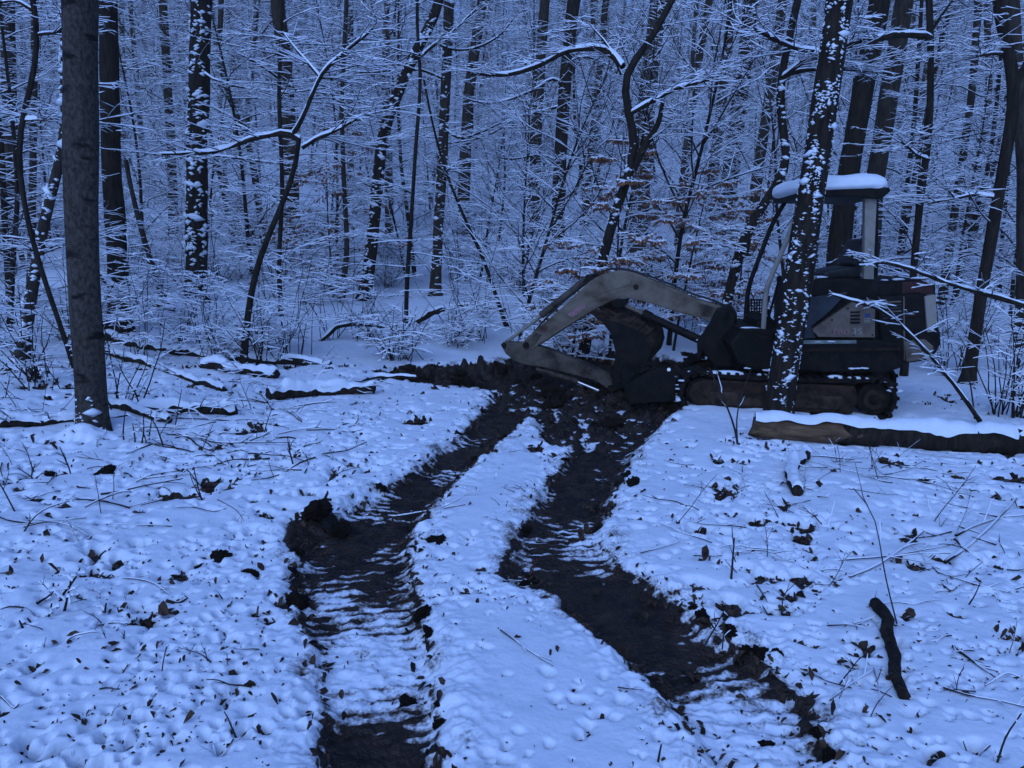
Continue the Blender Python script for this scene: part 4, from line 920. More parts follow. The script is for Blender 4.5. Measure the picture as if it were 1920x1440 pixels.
# canopy
can = prism('canopy_roof', [(1504, 356), (1668, 351), (1671, 358), (1654, 373), (1600, 369), (1505, 370)], B, 0.15, 1.34, M_BLACK, bevel=0.015)
def canopy_snow():
    a0, a1 = B.P(1497, 352, 0.12), B.P(1674, 352, 0.12); Lx = (a1 - a0).length; Wd = 1.26
    z0 = B.P(1500, 364, 0.12).z; z1 = B.P(1660, 356, 0.12).z; nu, nv = 120, 34
    th = np.linspace(0, 2 * math.pi, nu, endpoint=False); ph = np.linspace(-math.pi / 2, math.pi / 2, nv); sp_ = lambda v, e: np.sign(v) * np.abs(v) ** e
    T, Pp = np.meshgrid(th, ph); cx = sp_(np.cos(Pp), .45) * sp_(np.cos(T), .28); cy = sp_(np.cos(Pp), .45) * sp_(np.sin(T), .28); cz = sp_(np.sin(Pp), .75)
    nz = 1 + .22 * perlin(cx * 2.2, cy * 2.2, 5) + .09 * perlin(cx * 6, cy * 6 + cz * 2, 6)
    thick = .098 * nz * (1 + 0.10 * (cx > 0.4) * cx)
    base = z0 + (z1 - z0) * (cx + 1) / 2 + .086 - .016 * sstep(.45, .75, cx)
    e = 1 + .012 * perlin(T * 3, cz * 2, 8)
    c = (a0 + a1) / 2 + B.n * (Wd / 2)
    X = c.x + B.u.x * cx * e * Lx / 2 + B.n.x * cy * e * Wd / 2; Y = c.y + B.u.y * cx * e * Lx / 2 + B.n.y * cy * e * Wd / 2; Zz = base + cz * thick
    V = np.stack([X - ROOT.x, Y - ROOT.y, Zz - ROOT.z], -1).reshape(-1, 3); i = np.arange(nv - 1)[:, None]; j = np.arange(nu)[None]; j2 = (j + 1) % nu
    q = np.stack([i * nu + j, i * nu + j2, (i + 1) * nu + j2, (i + 1) * nu + j], -1).reshape(-1, 4)
    return link('snow_cap', raw_mesh('snow_cap', V, q, mats=[M_SNOW]), can)
canopy_snow()
prism('rear_post', [(1622, 364), (1645, 364), (1640, 470), (1638, 562), (1619, 562), (1621, 470)], B, 0.22, 0.30, M_POST, can, 0.01)
prism('rear_post', [(1628, 366), (1648, 366), (1646, 562), (1626, 562)], B, 1.22, 1.32, M_BLACK, can, 0.01)
hose('front_post', [B.P(1508, 366, .22), B.P(1484, 430, .22), B.P(1436, 542, .22), B.P(1431, 622, .22)], 0.026, M_POST, can, 24, 10)
hose('front_post', [B.P(1480, 366, 1.2), B.P(1450, 414, 1.2), B.P(1402, 540, 1.2), B.P(1396, 628, 1.2)], 0.026, M_BLACK, can, 24, 10)
# controls
con = prism('control_console', [(1418, 620), (1420, 600), (1440, 592), (1458, 604), (1462, 622)], B, 0.35, 1.05, M_BLACK, bevel=0.02)
for (x0, y0, x1, y1, o) in ((1440, 600, 1460, 526, .5), (1432, 600, 1440, 562, .9), (1448, 606, 1440, 588, .3)):
    rod('lever', B.P(x0, y0, o), B.P(x1, y1, o), 0.012, M_BLACK, con, 8); rod('lever_knob', B.P(x1, y1 + 2, o), B.P(x1, y1 - 8, o), 0.022, M_BLACK, con, 10)
gr = prism('lamp_guard', [(1404, 561), (1431, 561), (1431, 564), (1404, 564)], B, 0.30, 0.32, M_BLACK, bevel=0)
prism('guard_bar', [(1404, 588), (1431, 588), (1431, 592), (1404, 592)], B, 0.30, 0.32, M_BLACK, gr, 0)
for i in range(6):
    x = 1404 + i * 5
    prism('guard_bar', [(x, 561), (x + 1.6, 561), (x + 1.6, 591), (x, 591)], B, 0.296, 0.324, M_BLACK, gr, 0)
for i in range(4):
    y = 567 + i * 5.5
    prism('guard_bar', [(1404, y), (1431, y), (1431, y + 1.6), (1404, y + 1.6)], B, 0.303, 0.317, M_BLACK, gr, 0)
# swing post
swp = prism('swing_post', [(1330, 604), (1344, 578), (1366, 572), (1378, 590), (1378, 640), (1372, 690), (1340, 688), (1318, 660), (1308, 680), (1306, 640)], A, -0.14, 0.16, M_BLACK, bevel=0.02)
rod('pivot_pin', A.P(1358, 590, -0.19), A.P(1358, 590, -0.19) + A.n * 0.4, 0.045, M_BLACK, swp, 16)
snow_bits('post_snow', [A.P(1312, 640, -.1), A.P(1322, 628, -.1), A.P(1330, 612, -.1)], 8, 0.022, swp, 8)
# boom
bo = prism('boom', [(976, 645), (988, 632), (1008, 616), (1062, 569), (1102, 530), (1117, 520), (1131, 514), (1146, 509), (1160, 507), (1175, 508), (1189, 511), (1210, 520), (1261, 540), (1304, 560), (1351, 574), (1368, 582), (1368, 597), (1350, 602), (1330, 600), (1279, 588), (1232, 573), (1205, 565), (1189, 561), (1174, 559), (1160, 560), (1146, 565), (1131, 572), (1102, 588), (1062, 613), (1019, 641), (997, 655), (982, 656)], A, -0.085, 0.055, M_PAINT, bevel=0.012)
rod('pivot_pin', A.P(985, 648, -0.13), A.P(985, 648, -0.13) + A.n * 0.26, 0.035, M_BLACK, bo, 16)
rod('boss', A.P(1192, 538, -0.10), A.P(1192, 538, -0.10) + A.n * 0.2, 0.03, M_RUST, bo, 14)
prism('faded_logo', [(1064, 590), (1090, 571), (1098, 570), (1096, 578), (1072, 595)], A, -0.089, -0.084, M_PINK, bo, 0)
prism('boom_plate', [(1104, 536), (1132, 520), (1160, 513), (1188, 517), (1182, 534), (1160, 540), (1136, 546), (1118, 556)], A, -0.091, -0.083, M_PAINT, bo, 0.003)
prism('boom_plate', [(1310, 568), (1350, 580), (1364, 586), (1362, 594), (1346, 597), (1314, 592)], A, -0.093, -0.083, M_ARM, bo, 0.003)
prism('boom_plate', [(980, 644), (1004, 624), (1016, 628), (1000, 648), (984, 653)], A, -0.093, -0.083, M_ARM, bo, 0.003)
for px_, py_ in ((1358, 588), (985, 648)): rod('pin_boss', A.P(px_, py_, -0.112), A.P(px_, py_, -0.09), 0.042, M_ARM, bo, 18)
bc = rod('boom_cylinder', A.P(1205, 588, -0.02), A.P(1318, 640, -0.02), 0.046, M_BLACK, bo, 18)
rod('boom_cylinder', A.P(1205, 588, -0.02), A.P(1222, 596, -0.02), 0.056, M_BLACK, bo, 18)
rod('cylinder_rod', A.P(1162, 568, -0.02), A.P(1210, 590, -0.02), 0.022, M_PANEL, bo, 14)
prism('cylinder_lug', [(1143, 562), (1178, 560), (1172, 574), (1160, 578), (1148, 574)], A, -0.06, 0.04, M_BLACK, bo, 0.01)
ac = rod('arm_cylinder', A.P(1106, 519, 0.0), A.P(1014, 592, 0.0), 0.042, M_ARM, bo, 18)
rod('cylinder_rod', A.P(1020, 588, 0.0), A.P(944, 645, 0.0), 0.020, M_POST, bo, 14)
prism('cylinder_lug', [(1092, 530), (1100, 515), (1114, 512), (1120, 522), (1104, 534)], A, -0.05, 0.05, M_BLACK, bo, 0.008)
for k, o in enumerate((-0.06, 0.0, 0.06)):
    hose('hose', [A.P(1372, 580, o), A.P(1350, 566 - k, o), A.P(1304, 554, o), A.P(1255, 533 - k, o), A.P(1205, 513, o), A.P(1160, 501 - k, o), A.P(1125, 508, o), A.P(1105, 518, o)], 0.009, M_HOSE, bo)
hose('hose', [A.P(1100, 528, -.04), A.P(1060, 562, -.06), A.P(1020, 600, -.06), A.P(1000, 625, -.07), A.P(986, 640, -.07), A.P(980, 652, -.06)], 0.011, M_HOSE, bo)
snow_bits('boom_snow', [A.P(1240, 530, .0), A.P(1280, 548, .0), A.P(1330, 564, .0)], 7, 0.012, bo, 24)
# arm
ar = prism('arm', [(938, 646), (944, 641), (972, 643), (1005, 648), (1034, 657), (1080, 676), (1124, 695), (1146, 706), (1150, 722), (1140, 730), (1117, 714), (1066, 700), (1019, 689), (983, 684), (962, 675), (948, 664)], A, -0.075, 0.075, M_ARM, bevel=0.012)
rod('pivot_pin', A.P(944, 648, -0.10), A.P(944, 648, -0.10) + A.n * 0.2, 0.03, M_BLACK, ar, 14)
rod('bucket_cylinder', A.P(1006, 691, -0.02), A.P(1084, 716, -0.02), 0.036, M_ARM, ar, 16)
rod('cylinder_rod', A.P(1080, 715, -0.02), A.P(1136, 738, -0.02), 0.019, M_CHROME, ar, 14)
prism('arm_plate', [(946, 648), (974, 648), (1006, 655), (1028, 668), (1000, 680), (964, 670)], A, -0.082, -0.073, M_ARM, ar, 0.003)
prism('cylinder_lug', [(1002, 682), (1024, 686), (1016, 698), (1003, 697)], A, -0.05, 0.02, M_BLACK, ar, 0.006)
# bucket
shell = [(1116, 594), (1132, 598), (1150, 604), (1172, 610), (1192, 618), (1206, 630), (1216, 645), (1219, 662), (1213, 682), (1200, 697), (1182, 709), (1164, 718)]
inner = [(1163, 711), (1180, 702), (1195, 692), (1206, 679), (1212, 662), (1209, 648), (1201, 636), (1188, 625), (1170, 617), (1150, 611), (1134, 606), (1120, 601)]
BV = A.n + Z * 0.20 + A.u * 0.10
def bprism(name, px, o0, o1, mat, parent, bevel):
    return prism_pts(name, [A.P(x, y, -0.285) + BV * (o0 + 0.285) for x, y in px], BV * (o1 - o0), mat, parent, bevel)
bk = bprism('bucket', shell + inner, -0.27, 0.27, M_BUCKET, exc, 0.003)
side = shell + [(1152, 716), (1150, 696), (1154, 660), (1144, 624), (1130, 606)]
bprism('bucket_side', side, -0.285, -0.262, M_BLACK, bk, 0.004); bprism('bucket_side', side, 0.262, 0.285, M_BLACK, bk, 0.004)
for i in range(5):
    o = -0.25 + i * 0.115
    bprism('bucket_tooth', [(1104, 588), (1120, 590), (1140, 598), (1138, 606), (1118, 601)], o, o + 0.05, M_RUST, bk, 0.004)
for i in range(4):
    p0, p1 = shell[2 + i], shell[3 + i]
    mxp = [(p0[0], p0[1] - 2), (p0[0] + 5, p0[1] - .6), (p0[0] + 5, p0[1] + 3), (p0[0], p0[1] + 2)]
    bprism('wear_strip', mxp, -0.27, 0.27, M_BUCKET, bk, 0.002)
bprism('bucket_ear', [(1140, 730), (1132, 712), (1142, 698), (1165, 700), (1190, 708), (1165, 732)], -0.11, -0.08, M_BLACK, bk, 0.006)
bprism('bucket_ear', [(1140, 730), (1132, 712), (1142, 698), (1165, 700), (1190, 708), (1165, 732)], 0.08, 0.11, M_BLACK, bk, 0.006)
bprism('link', [(1128, 742), (1132, 732), (1172, 722), (1178, 730), (1140, 744)], -0.14, -0.115, M_BLACK, bk, 0.006)
bprism('link', [(1108, 706), (1118, 704), (1142, 738), (1134, 744)], -0.10, -0.078, M_ARM, bk, 0.006)
for k in range(3):
    hose('hose', [A.P(1368, 600 + 8 * k, .1 - .08 * k), A.P(1384, 612 + 8 * k, .1), A.P(1398, 630 + 6 * k, .2), A.P(1392, 650, .3)], 0.014, M_HOSE, swp, 14)

# ------------------------------------------------------------------ logs and fallen branches
def log(label, pts, wpx, mat=None, name='fallen_log', sink=0.35, snow=0.035, brown=0.0, taper=0.75, arch=None, cat='log', n=12, depth=0.0, twig=0, spread=1.38):
    """pts: picture points where the log meets the ground, or, with arch, the log's own line above the ground at the first point's distance"""
    if arch is None: P = [gnd(*p) for p in pts]
    else: P = px_line(pts, gnd(*arch).y, depth)
    y = sum(p.y for p in P) / len(P); r = wpx * y / F_PX / 2
    if arch is None: P = [p + Vector((0, 0, 0.05 + r * (1 - 2 * sink))) for p in P]
    o = Vector((P[0].x, P[0].y, float(terrain(P[0].x, P[0].y)))); root = empty(name, o); tag(root, label, cat)
    k = 26; C = smooth_line([p - o for p in P], k); tt = np.arange(k); C = C + np.stack([perlin(tt * .31, tt * 0 + r * 50, 4) * r * .25, perlin(tt * .27, tt * 0 + r * 70, 5) * r * .25, perlin(tt * .33, tt * 0 + r * 90, 6) * r * (.5 if len(pts) < 4 else .12)], 1); R = np.array([r * (1 - (1 - taper) * i / (k - 1)) for i in range(k)])
    def piece(nm, a, b, m, seed, jagged=False, inset=0):
        V = []; a_ = np.arange(n) / n * 2 * math.pi; T = np.gradient(C, axis=0); T /= np.linalg.norm(T, axis=1, keepdims=True)
        ref = np.tile([0, 0, 1.0], (k, 1)); Sd = np.cross(T, ref); Sd /= np.linalg.norm(Sd, axis=1, keepdims=True) + 1e-9; Nn = np.cross(Sd, T)
        idx = np.arange(a, b); rr = R[idx, None] * (1 + 0.22 * perlin(np.cos(a_)[None] * 1.5 + idx[:, None] * .5, np.sin(a_)[None] * 1.5 + seed, seed) + 0.12 * perlin(np.cos(a_)[None] * 3 + idx[:, None] * 1.3, np.sin(a_)[None] * 3 + seed, seed + 2))
        W = C[idx][:, None] + (Sd[idx][:, None] * np.cos(a_)[None, :, None] + Nn[idx][:, None] * np.sin(a_)[None, :, None]) * rr[..., None]
        jag = perlin(np.cos(a_) * 2.2 + seed, np.sin(a_) * 2.2, 14) * r * (1.1 if jagged else .5); W[0] += T[a] * jag[:, None]; W[1] += T[a] * jag[:, None] * .5
        if inset: W = C[idx][:, None] + (W - C[idx][:, None]) * inset
        m_ = len(idx); i = np.arange(m_ - 1)[:, None]; j = np.arange(n)[None]; j2 = (j + 1) % n
        q = np.stack([i * n + j, i * n + j2, (i + 1) * n + j2, (i + 1) * n + j], -1).reshape(-1, 4); V = W.reshape(-1, 3)
        c0, c1 = len(V), len(V) + 1; V = np.concatenate([V, [C[a] - T[a] * r * 0.2], [C[b - 1] + T[b - 1] * r * 0.2]])
        tr_ = [(c0, (jj + 1) % n, jj) for jj in range(n)] + [(c1, (m_ - 1) * n + jj, (m_ - 1) * n + (jj + 1) % n) for jj in range(n)]
        return link(nm, raw_mesh(nm, V, q, tr_, mats=[m]), root)
    kb = int(k * brown)
    if kb > 1: piece('broken_end', 0, kb + 4, M_ROT, 5, True, .95)
    piece('bark', kb, k, mat or M_BARKD, 5, kb > 1)
    if snow:
        L = Lines(); kk = 110; C2_ = smooth_line([tuple(c) for c in C], kk); R2 = np.interp(np.linspace(0, k - 1, kk), np.arange(k), R) * 1.02
        L.add([tuple(c) for c in C2_], list(R2)); link('snow_cap', L.snow('snow_cap', M_SNOW, 9, h0=snow, hk=0.12, hmax=0.09, spread=spread), root)
    if twig:
        LL = Lines()
        for _ in range(twig):
            q, tg = lerp_pt([tuple(c) for c in C], rnd.uniform(0.2, 0.98)); a = rnd.uniform(0, 6.28)
            spray(LL, q, (math.cos(a), math.sin(a), rnd.uniform(0, .8)), rnd.uniform(.2, .55), 0.006, 4, 1, k=5, lift=-.02)
        link('twigs', LL.tubes('twigs', M_TWIG, 3), root); link('twig_snow', LL.snow('twig_snow', M_SNOWT, 3), root)
    return root
log('long snow-topped log with a broken brown end in front of the excavator', [(1412, 826), (1560, 836), (1740, 846), (1990, 856)], 42, brown=0.30, taper=1.45, snow=0.034, sink=0.12, spread=1.12)
log('dark mossy log lying behind the thick grey trunk', [(186, 638), (250, 652), (338, 672)], 18, snow=0.04, twig=5)
log('snowy log end sticking out beside the slim crooked sapling', [(384, 694), (440, 704), (520, 716)], 22, snow=0.047, twig=5)
log('short log under snow right of the grey trunk', [(262, 782), (340, 780), (442, 784)], 22, snow=0.05, twig=5)
log('slanting thin log crossing the short log beside the grey trunk', [(210, 768), (255, 782), (318, 802)], 17, snow=0.03, name='fallen_log')
log('snow-covered log with a dark end left of the dug mud', [(505, 752), (590, 745), (704, 742)], 24, snow=0.057, twig=5)
log('dark log running out of the left picture edge', [(-60, 808), (50, 806), (142, 800)], 24, snow=0.05, twig=5)
log('thin log half buried left of the slim sapling', [(190, 666), (280, 690), (420, 740)], 14, snow=0.04, sink=0.5, twig=5)
log('long buried log behind the slim sapling', [(330, 668), (440, 682), (620, 690)], 16, snow=0.05, sink=0.45, twig=5)
log('arched branch like a low bow left of the middle sapling', [(600, 640), (632, 612), (668, 606), (715, 612), (755, 628)], 9, name='fallen_branch', arch=(600, 642), snow=0.016, cat='branch', n=8)
log('arched snowy branch beside the folded arm', [(776, 606), (810, 585), (860, 573), (905, 572), (948, 580)], 13, name='fallen_branch', arch=(776, 612), snow=0.025, cat='branch', n=8)
log('broken forked limb hanging from behind the grey trunk', [(178, 505), (205, 535), (245, 552), (290, 570), (328, 582)], 17, name='fallen_branch', arch=(330, 640), snow=0.02, cat='branch', n=9, twig=6, taper=0.5)
log('snowy branch crossing in from the right edge above the shrub', [(1925, 574), (1860, 556), (1790, 535), (1700, 503), (1660, 492), (1618, 492)], 9, name='fallen_branch', arch=(1900, 790), snow=0.02, cat='branch', n=8, twig=12, taper=0.5)
log('leaning snowy sapling propped across the counterweight', [(1838, 790), (1790, 722), (1740, 662), (1692, 612), (1645, 578), (1560, 553)], 9, name='leaning_sapling', arch=(1838, 800), snow=0.016, cat='sapling', n=8, twig=14, taper=0.35)
log('curved snow-covered root stub in the snow right of the ruts', [(1508, 868), (1488, 885), (1480, 905), (1492, 942)], 26, name='root_stub', snow=0.035, cat='root', sink=0.3)
log('dark rotten stick lying in the snow at lower right', [(1640, 1148), (1664, 1178), (1660, 1208), (1676, 1248), (1674, 1288), (1692, 1326)], 27, name='rotten_stick', snow=0.0, cat='stick', sink=0.62)
log('thin bowed stick lying left of the dug mud', [(640, 735), (700, 715), (780, 718)], 9, name='fallen_branch', snow=0.02, cat='branch', n=8)

# ------------------------------------------------------------------ sticks and twigs in the snow
def stick(label, pts, wpx, up=False, group=None, name='twig', snow=0.35, side=2, cat='twig'):
    if up:
        b = gnd(*pts[0]); P = [at(px, py, b.y) for px, py in pts]; P[0].z -= 0.04
    else:
        P = [gnd(*p) for p in pts]
        for p in P: p.z = float(snow_z(p.x, p.y)) + 0.012
    return stick3(label, P, wpx * P[0].y / F_PX / 2, group, name, snow, side, cat)
def stick3(label, P, r, group=None, name='twig', snow=0.6, side=2, cat='twig'):
    o = P[0].copy(); L = Lines(); k = 9; C = smooth_line([p - o for p in P], k)
    L.add([tuple(c) for c in C], [r * (1 - 0.55 * i / (k - 1)) for i in range(k)], snow)
    for _ in range(side):
        q, tg = lerp_pt([tuple(c) for c in C], rnd.uniform(.3, .9)); t = Vector(tg).normalized()
        d = (t + Vector((rnd.gauss(0, .7), rnd.gauss(0, .7), abs(rnd.gauss(0, .35))))).normalized(); ln = sum((P[i + 1] - P[i]).length for i in range(len(P) - 1))
        p3, _ = curve_pts(q, d, ln * rnd.uniform(.12, .35), 5, .12, 0)
        L.add(p3, [r * .5 * (1 - .5 * i / 4) for i in range(5)], snow)
    root = empty(name, o); tag(root, label, cat, group)
    link('stem', L.tubes('stem', M_TWIG, 5), root)
    if snow: link('twig_snow', L.snow('twig_snow', M_SNOWT, 5, w0=0.003, h0=0.006), root)
    return root
rnd.seed(55)
for lab, pts, w, up in [
    ('knobbly twig lying on the smooth snow between the ruts', [(938, 1200), (970, 1225), (1000, 1248), (1036, 1270)], 4.5, False),
    ('upright dark peg of a twig beside the right rut', [(1370, 1096), (1373, 1060), (1377, 1008)], 6, True),
    ('long thin twig arching through the upright peg', [(1300, 1055), (1345, 1050), (1385, 1048), (1420, 1046), (1450, 1050), (1466, 1062)], 3, False),
    ('bent twig reaching down from the upright peg', [(1372, 1080), (1402, 1102), (1420, 1130), (1424, 1135)], 3, False),
    ('dark stub poking up at the bottom edge of the picture', [(1229, 1446), (1236, 1415), (1240, 1396)], 8, True),
    ('short twig lying on smooth snow below the right rut', [(1157, 1308), (1180, 1310), (1206, 1306)], 4, False),
    ('long curving twig leaning over the rotten stick', [(1690, 1178), (1665, 1105), (1650, 1030), (1642, 960), (1600, 915)], 3.5, True),
    ('slender branch slanting in from the right edge over the snow', [(1790, 1022), (1830, 995), (1880, 975), (1935, 958)], 6, False),
    ('snowy branch lying crossed below the slanting right branch', [(1770, 1068), (1820, 1035), (1868, 985), (1905, 945)], 8, False),
    ('bundle branch pointing at the crossed right branches', [(1560, 1098), (1640, 1075), (1690, 1045), (1730, 1012)], 7, False),
    ('thin twig lying across the bundle branch', [(1515, 1056), (1570, 1062), (1640, 1060), (1720, 1050), (1790, 1038)], 4, False),
    ('twig standing crooked left of the rotten stick', [(1550, 1186), (1600, 1184), (1632, 1166)], 4, False),
    ('thin twig dropping from the crooked one toward the rotten stick', [(1603, 1183), (1620, 1210), (1634, 1230)], 3, False),
    ('bent twig below the rotten stick', [(1555, 1323), (1590, 1300), (1636, 1272)], 3.5, False),
    ('straight twig hanging beside the bent one below the rotten stick', [(1636, 1270), (1645, 1300), (1650, 1340)], 3, False),
    ('long twig running toward the lower right corner', [(1766, 1310), (1810, 1328), (1870, 1340), (1935, 1352)], 5, False),
    ('stout twig in the lower right corner', [(1862, 1444), (1885, 1380), (1915, 1338)], 6, True),
    ('thick dark stick right of the rotten stick', [(1784, 1232), (1815, 1255), (1862, 1296)], 8, False),
    ('wavy twig above the thick dark stick', [(1722, 1062), (1760, 1090), (1820, 1115), (1895, 1134)], 3.5, False),
    ('thin upright twig in front of the excavator track', [(1386, 838), (1378, 800), (1358, 750), (1330, 690)], 5, True),
    ('forked upright twig near the log end', [(1384, 836), (1380, 780), (1396, 720), (1410, 690)], 3.5, True),
    ('long twig lying below the left mid brush', [(195, 1085), (240, 1093), (290, 1105), (325, 1130)], 3.5, False),
    ('short thick stick on the snow at left', [(312, 1143), (335, 1140), (353, 1137)], 9, False),
    ('straight twig lying level at lower left', [(186, 1186), (215, 1188), (248, 1190)], 4, False),
    ('upright twig standing at lower left', [(300, 1275), (305, 1245), (312, 1212)], 4, True),
    ('leaning twig beside the upright one at lower left', [(340, 1248), (352, 1230), (366, 1208)], 3, True),
    ('dark blade-like stick stuck in the snow at left', [(72, 1148), (85, 1138), (102, 1125)], 8, False),
    ('pale arching stalk at the left picture edge', [(30, 1010), (60, 970), (90, 950), (130, 940)], 4, True),
    ('curved twig right of the pale stalks at left', [(46, 1006), (90, 992), (130, 1000), (168, 1025)], 3, False),
    ('thin twig in the foreground snow near the left rut bend', [(700, 955), (740, 958), (872, 962)], 4, False),
    ('hooked twig above the right rut', [(1318, 1200), (1345, 1170), (1362, 1135)], 4, True),
    ('curved dark twig in the snow right of the upright peg', [(1418, 1112), (1438, 1138), (1464, 1155)], 4.5, False),
    ('thin stalk poking out by the right rut bend', [(1355, 1205), (1358, 1180), (1360, 1152)], 3, True),
    ('low bent twig in the middle right snow', [(1466, 1148), (1468, 1115), (1490, 1095)], 3, True),
    ('short twig pair lying right of the ruts by the clods', [(1200, 1050), (1240, 1042), (1275, 1030)], 3, False),
    ('thin stem standing at the right shrub foot', [(1830, 790), (1820, 720), (1800, 650)], 4, True),
]: stick(lab, pts, w, up)

def random_sticks(n, poly, label, group, lmin, lmax, up=0.25, w=0.004):
    xs = [p[0] for p in poly]; ys = [p[1] for p in poly]
    for _ in range(n):
        while True:
            px, py = rnd.uniform(min(xs), max(xs)), rnd.uniform(min(ys), max(ys)); w_ = False
            for (xa, ya), (xb, yb) in zip(poly, poly[1:] + poly[:1]):
                if (ya > py) != (yb > py) and px < (xb - xa) * (py - ya) / (yb - ya) + xa: w_ = not w_
            if w_: break
        b = gnd(px, py); l = rnd.uniform(lmin, lmax) * (1.8 if rnd.random() < .15 else 1); a = rnd.gauss(0, .9) + (math.pi if rnd.random() < .5 else 0)
        if rnd.random() < up: P, _ = curve_pts(tuple(b), (rnd.gauss(0, .4), rnd.gauss(0, .3), 1), l * .8, 5, .12, -.05); P = [Vector(p) for p in P]
        else:
            P, _ = curve_pts(tuple(b), (math.cos(a), math.sin(a) * .7, 0), l, 5, .16, 0); P = [Vector(p) for p in P]
            tl = abs(rnd.gauss(0, .12))
            for i, p in enumerate(P): p.z = float(snow_z(p.x, p.y)) + 0.006 + i * tl * .05
        stick3(label, P, w * rnd.uniform(.5, 1.5), group, snow=rnd.choice((0, 0, 0.5, 0.9)), side=rnd.randint(1, 4))
random_sticks(75, [(420, 720), (640, 760), (760, 700), (700, 800), (640, 900), (430, 900), (230, 830), (230, 740)], 'small snowy stick in the brush left of the ruts', 'brush left of the ruts', .12, .5, .2, .005)
random_sticks(40, [(0, 830), (240, 850), (430, 920), (420, 1000), (0, 1000)], 'thin twig in the snow at middle left', 'twigs at middle left', .1, .4, .35)
random_sticks(30, [(0, 1000), (520, 1000), (540, 1400), (0, 1430)], 'small twig in the lower left snow', 'twigs at lower left', .06, .2, .35, .0028)
random_sticks(55, [(1240, 880), (1480, 850), (1900, 880), (1900, 1150), (1500, 1150), (1260, 1000)], 'small twig in the snow right of the ruts', 'twigs right of the ruts', .08, .4, .3, .0032)
random_sticks(30, [(1540, 870), (1760, 850), (1780, 920), (1560, 900)], 'fine brushwood twig below the long log', 'brushwood below the long log', .15, .5, .3, .003)
random_sticks(16, [(1500, 1180), (1900, 1180), (1900, 1420), (1600, 1420)], 'small twig in the lower right snow', 'twigs at lower right', .06, .22, .35, .0028)
random_sticks(40, [(0, 640), (140, 640), (130, 790), (0, 790)], 'snowy stick in the brush at the left edge', 'brush at the left edge', .2, .8, .5, .005)
random_sticks(18, [(900, 1120), (1000, 1050), (850, 930), (960, 850), (1000, 900), (860, 1200)], 'tiny twig on the snow between the ruts', 'twigs between the ruts', .04, .12, .3, .0022)
# shrub of upright shoots at the right edge, and stalks at the left
def shoots(label, px, py, n, h, spread, seed):
    rnd.seed(seed); b = gnd(px, py); root = empty('shoot_shrub', b); tag(root, label, 'shrub'); st = Lines(); LL = Lines()
    for j in range(n):
        a = rnd.uniform(0, 6.28); l = h * rnd.uniform(.5, 1.1); pts, _ = curve_pts((rnd.gauss(0, .09), rnd.gauss(0, .09), -.05), (math.cos(a) * spread * rnd.random(), math.sin(a) * spread * rnd.random(), 1), l, 7, .09, .0)
        st.add(pts, [.008 * (1 - .6 * i / 6) for i in range(7)], .7)
        for m in range(3):
            p, tg = lerp_pt(pts, rnd.uniform(.2, .9)); c = rnd.uniform(0, 6.28); spray(LL, p, (math.cos(c), math.sin(c), rnd.uniform(0, .9)), l * rnd.uniform(.15, .4), .004, 3, 1, k=5, lift=-.03)
    link('stems', st.tubes('stems', M_BARKD, 5), root); link('twigs', LL.tubes('twigs', M_TWIG, 3), root); link('twig_snow', LL.snow('twig_snow', M_SNOWT, 3), root)
shoots('clump of dark upright shoots at the right edge behind the long log', 1888, 782, 20, 1.3, .35, 61)
shoots('thin upright shoots right of the excavator tail', 1800, 700, 9, 1.4, .5, 62)
shoots('pale stalks standing in the snow at the left edge', 60, 1165, 6, .22, .5, 63)
shoots('dry stalks in the snow below the grey trunk', 262, 840, 6, .35, .4, 64)
shoots('twiggy upright shoots left of the slender middle sapling', 680, 640, 12, 1.2, .7, 65)
shoots('loose shoots standing left of the folded arm', 850, 640, 12, 1.1, .8, 66)
shoots('loose shoots in front of the middle sapling', 745, 680, 10, .9, .8, 67)
shoots('tangled shoots beside the slim crooked sapling', 500, 690, 12, 1.0, .8, 68)
shoots('tangled shoots at the foot of the left snowy stem', 70, 720, 14, 1.1, .9, 69)
shoots('young shoots right of the thick grey trunk', 235, 770, 9, .9, .6, 70)
shoots('small shoots behind the excavator boom', 1075, 620, 9, .7, .8, 71)

# ------------------------------------------------------------------ clods, leaf litter
def clod_mesh(seed, mat):
    bm = bmesh.new(); bmesh.ops.create_icosphere(bm, subdivisions=4, radius=1.0)
    for v in bm.verts:
        c = v.co; s = 1 + .45 * float(perlin(c.x * 1.4 + seed, c.y * 1.4 + c.z * .9, seed)) + .28 * float(perlin(c.x * 3.5, c.z * 3.5 + c.y * 2 + seed, seed + 1)); s += .20 * float(perlin(c.x * 8 + seed, c.y * 8 + c.z * 5, seed + 2)) + .10 * float(perlin(c.x * 17 + c.z * 9, c.y * 17, seed + 3)); v.co = c * s; v.co.z *= .72
    me = bpy.data.meshes.new('mud_clod'); bm.to_mesh(me); bm.free(); me.materials.append(mat); me.polygons.foreach_set('use_smooth', [True] * len(me.polygons)); return me
CL = [clod_mesh(i + 1, M_CLOD) for i in range(6)]
pr = random.Random(17)
def clod(x, y, r, label, group=None):
    o = link('mud_clod', pr.choice(CL)); o.location = (x, y, max(float(soil_z(x, y)), float(snow_z(x, y)) - r * .55) + r * .3); o.scale = (r * pr.uniform(.8, 1.3), r * pr.uniform(.8, 1.2), r * pr.uniform(.7, 1.1)); o.rotation_euler = (pr.gauss(0, .3), pr.gauss(0, .3), pr.uniform(0, 6.28)); tag(o, label, 'clod', group)
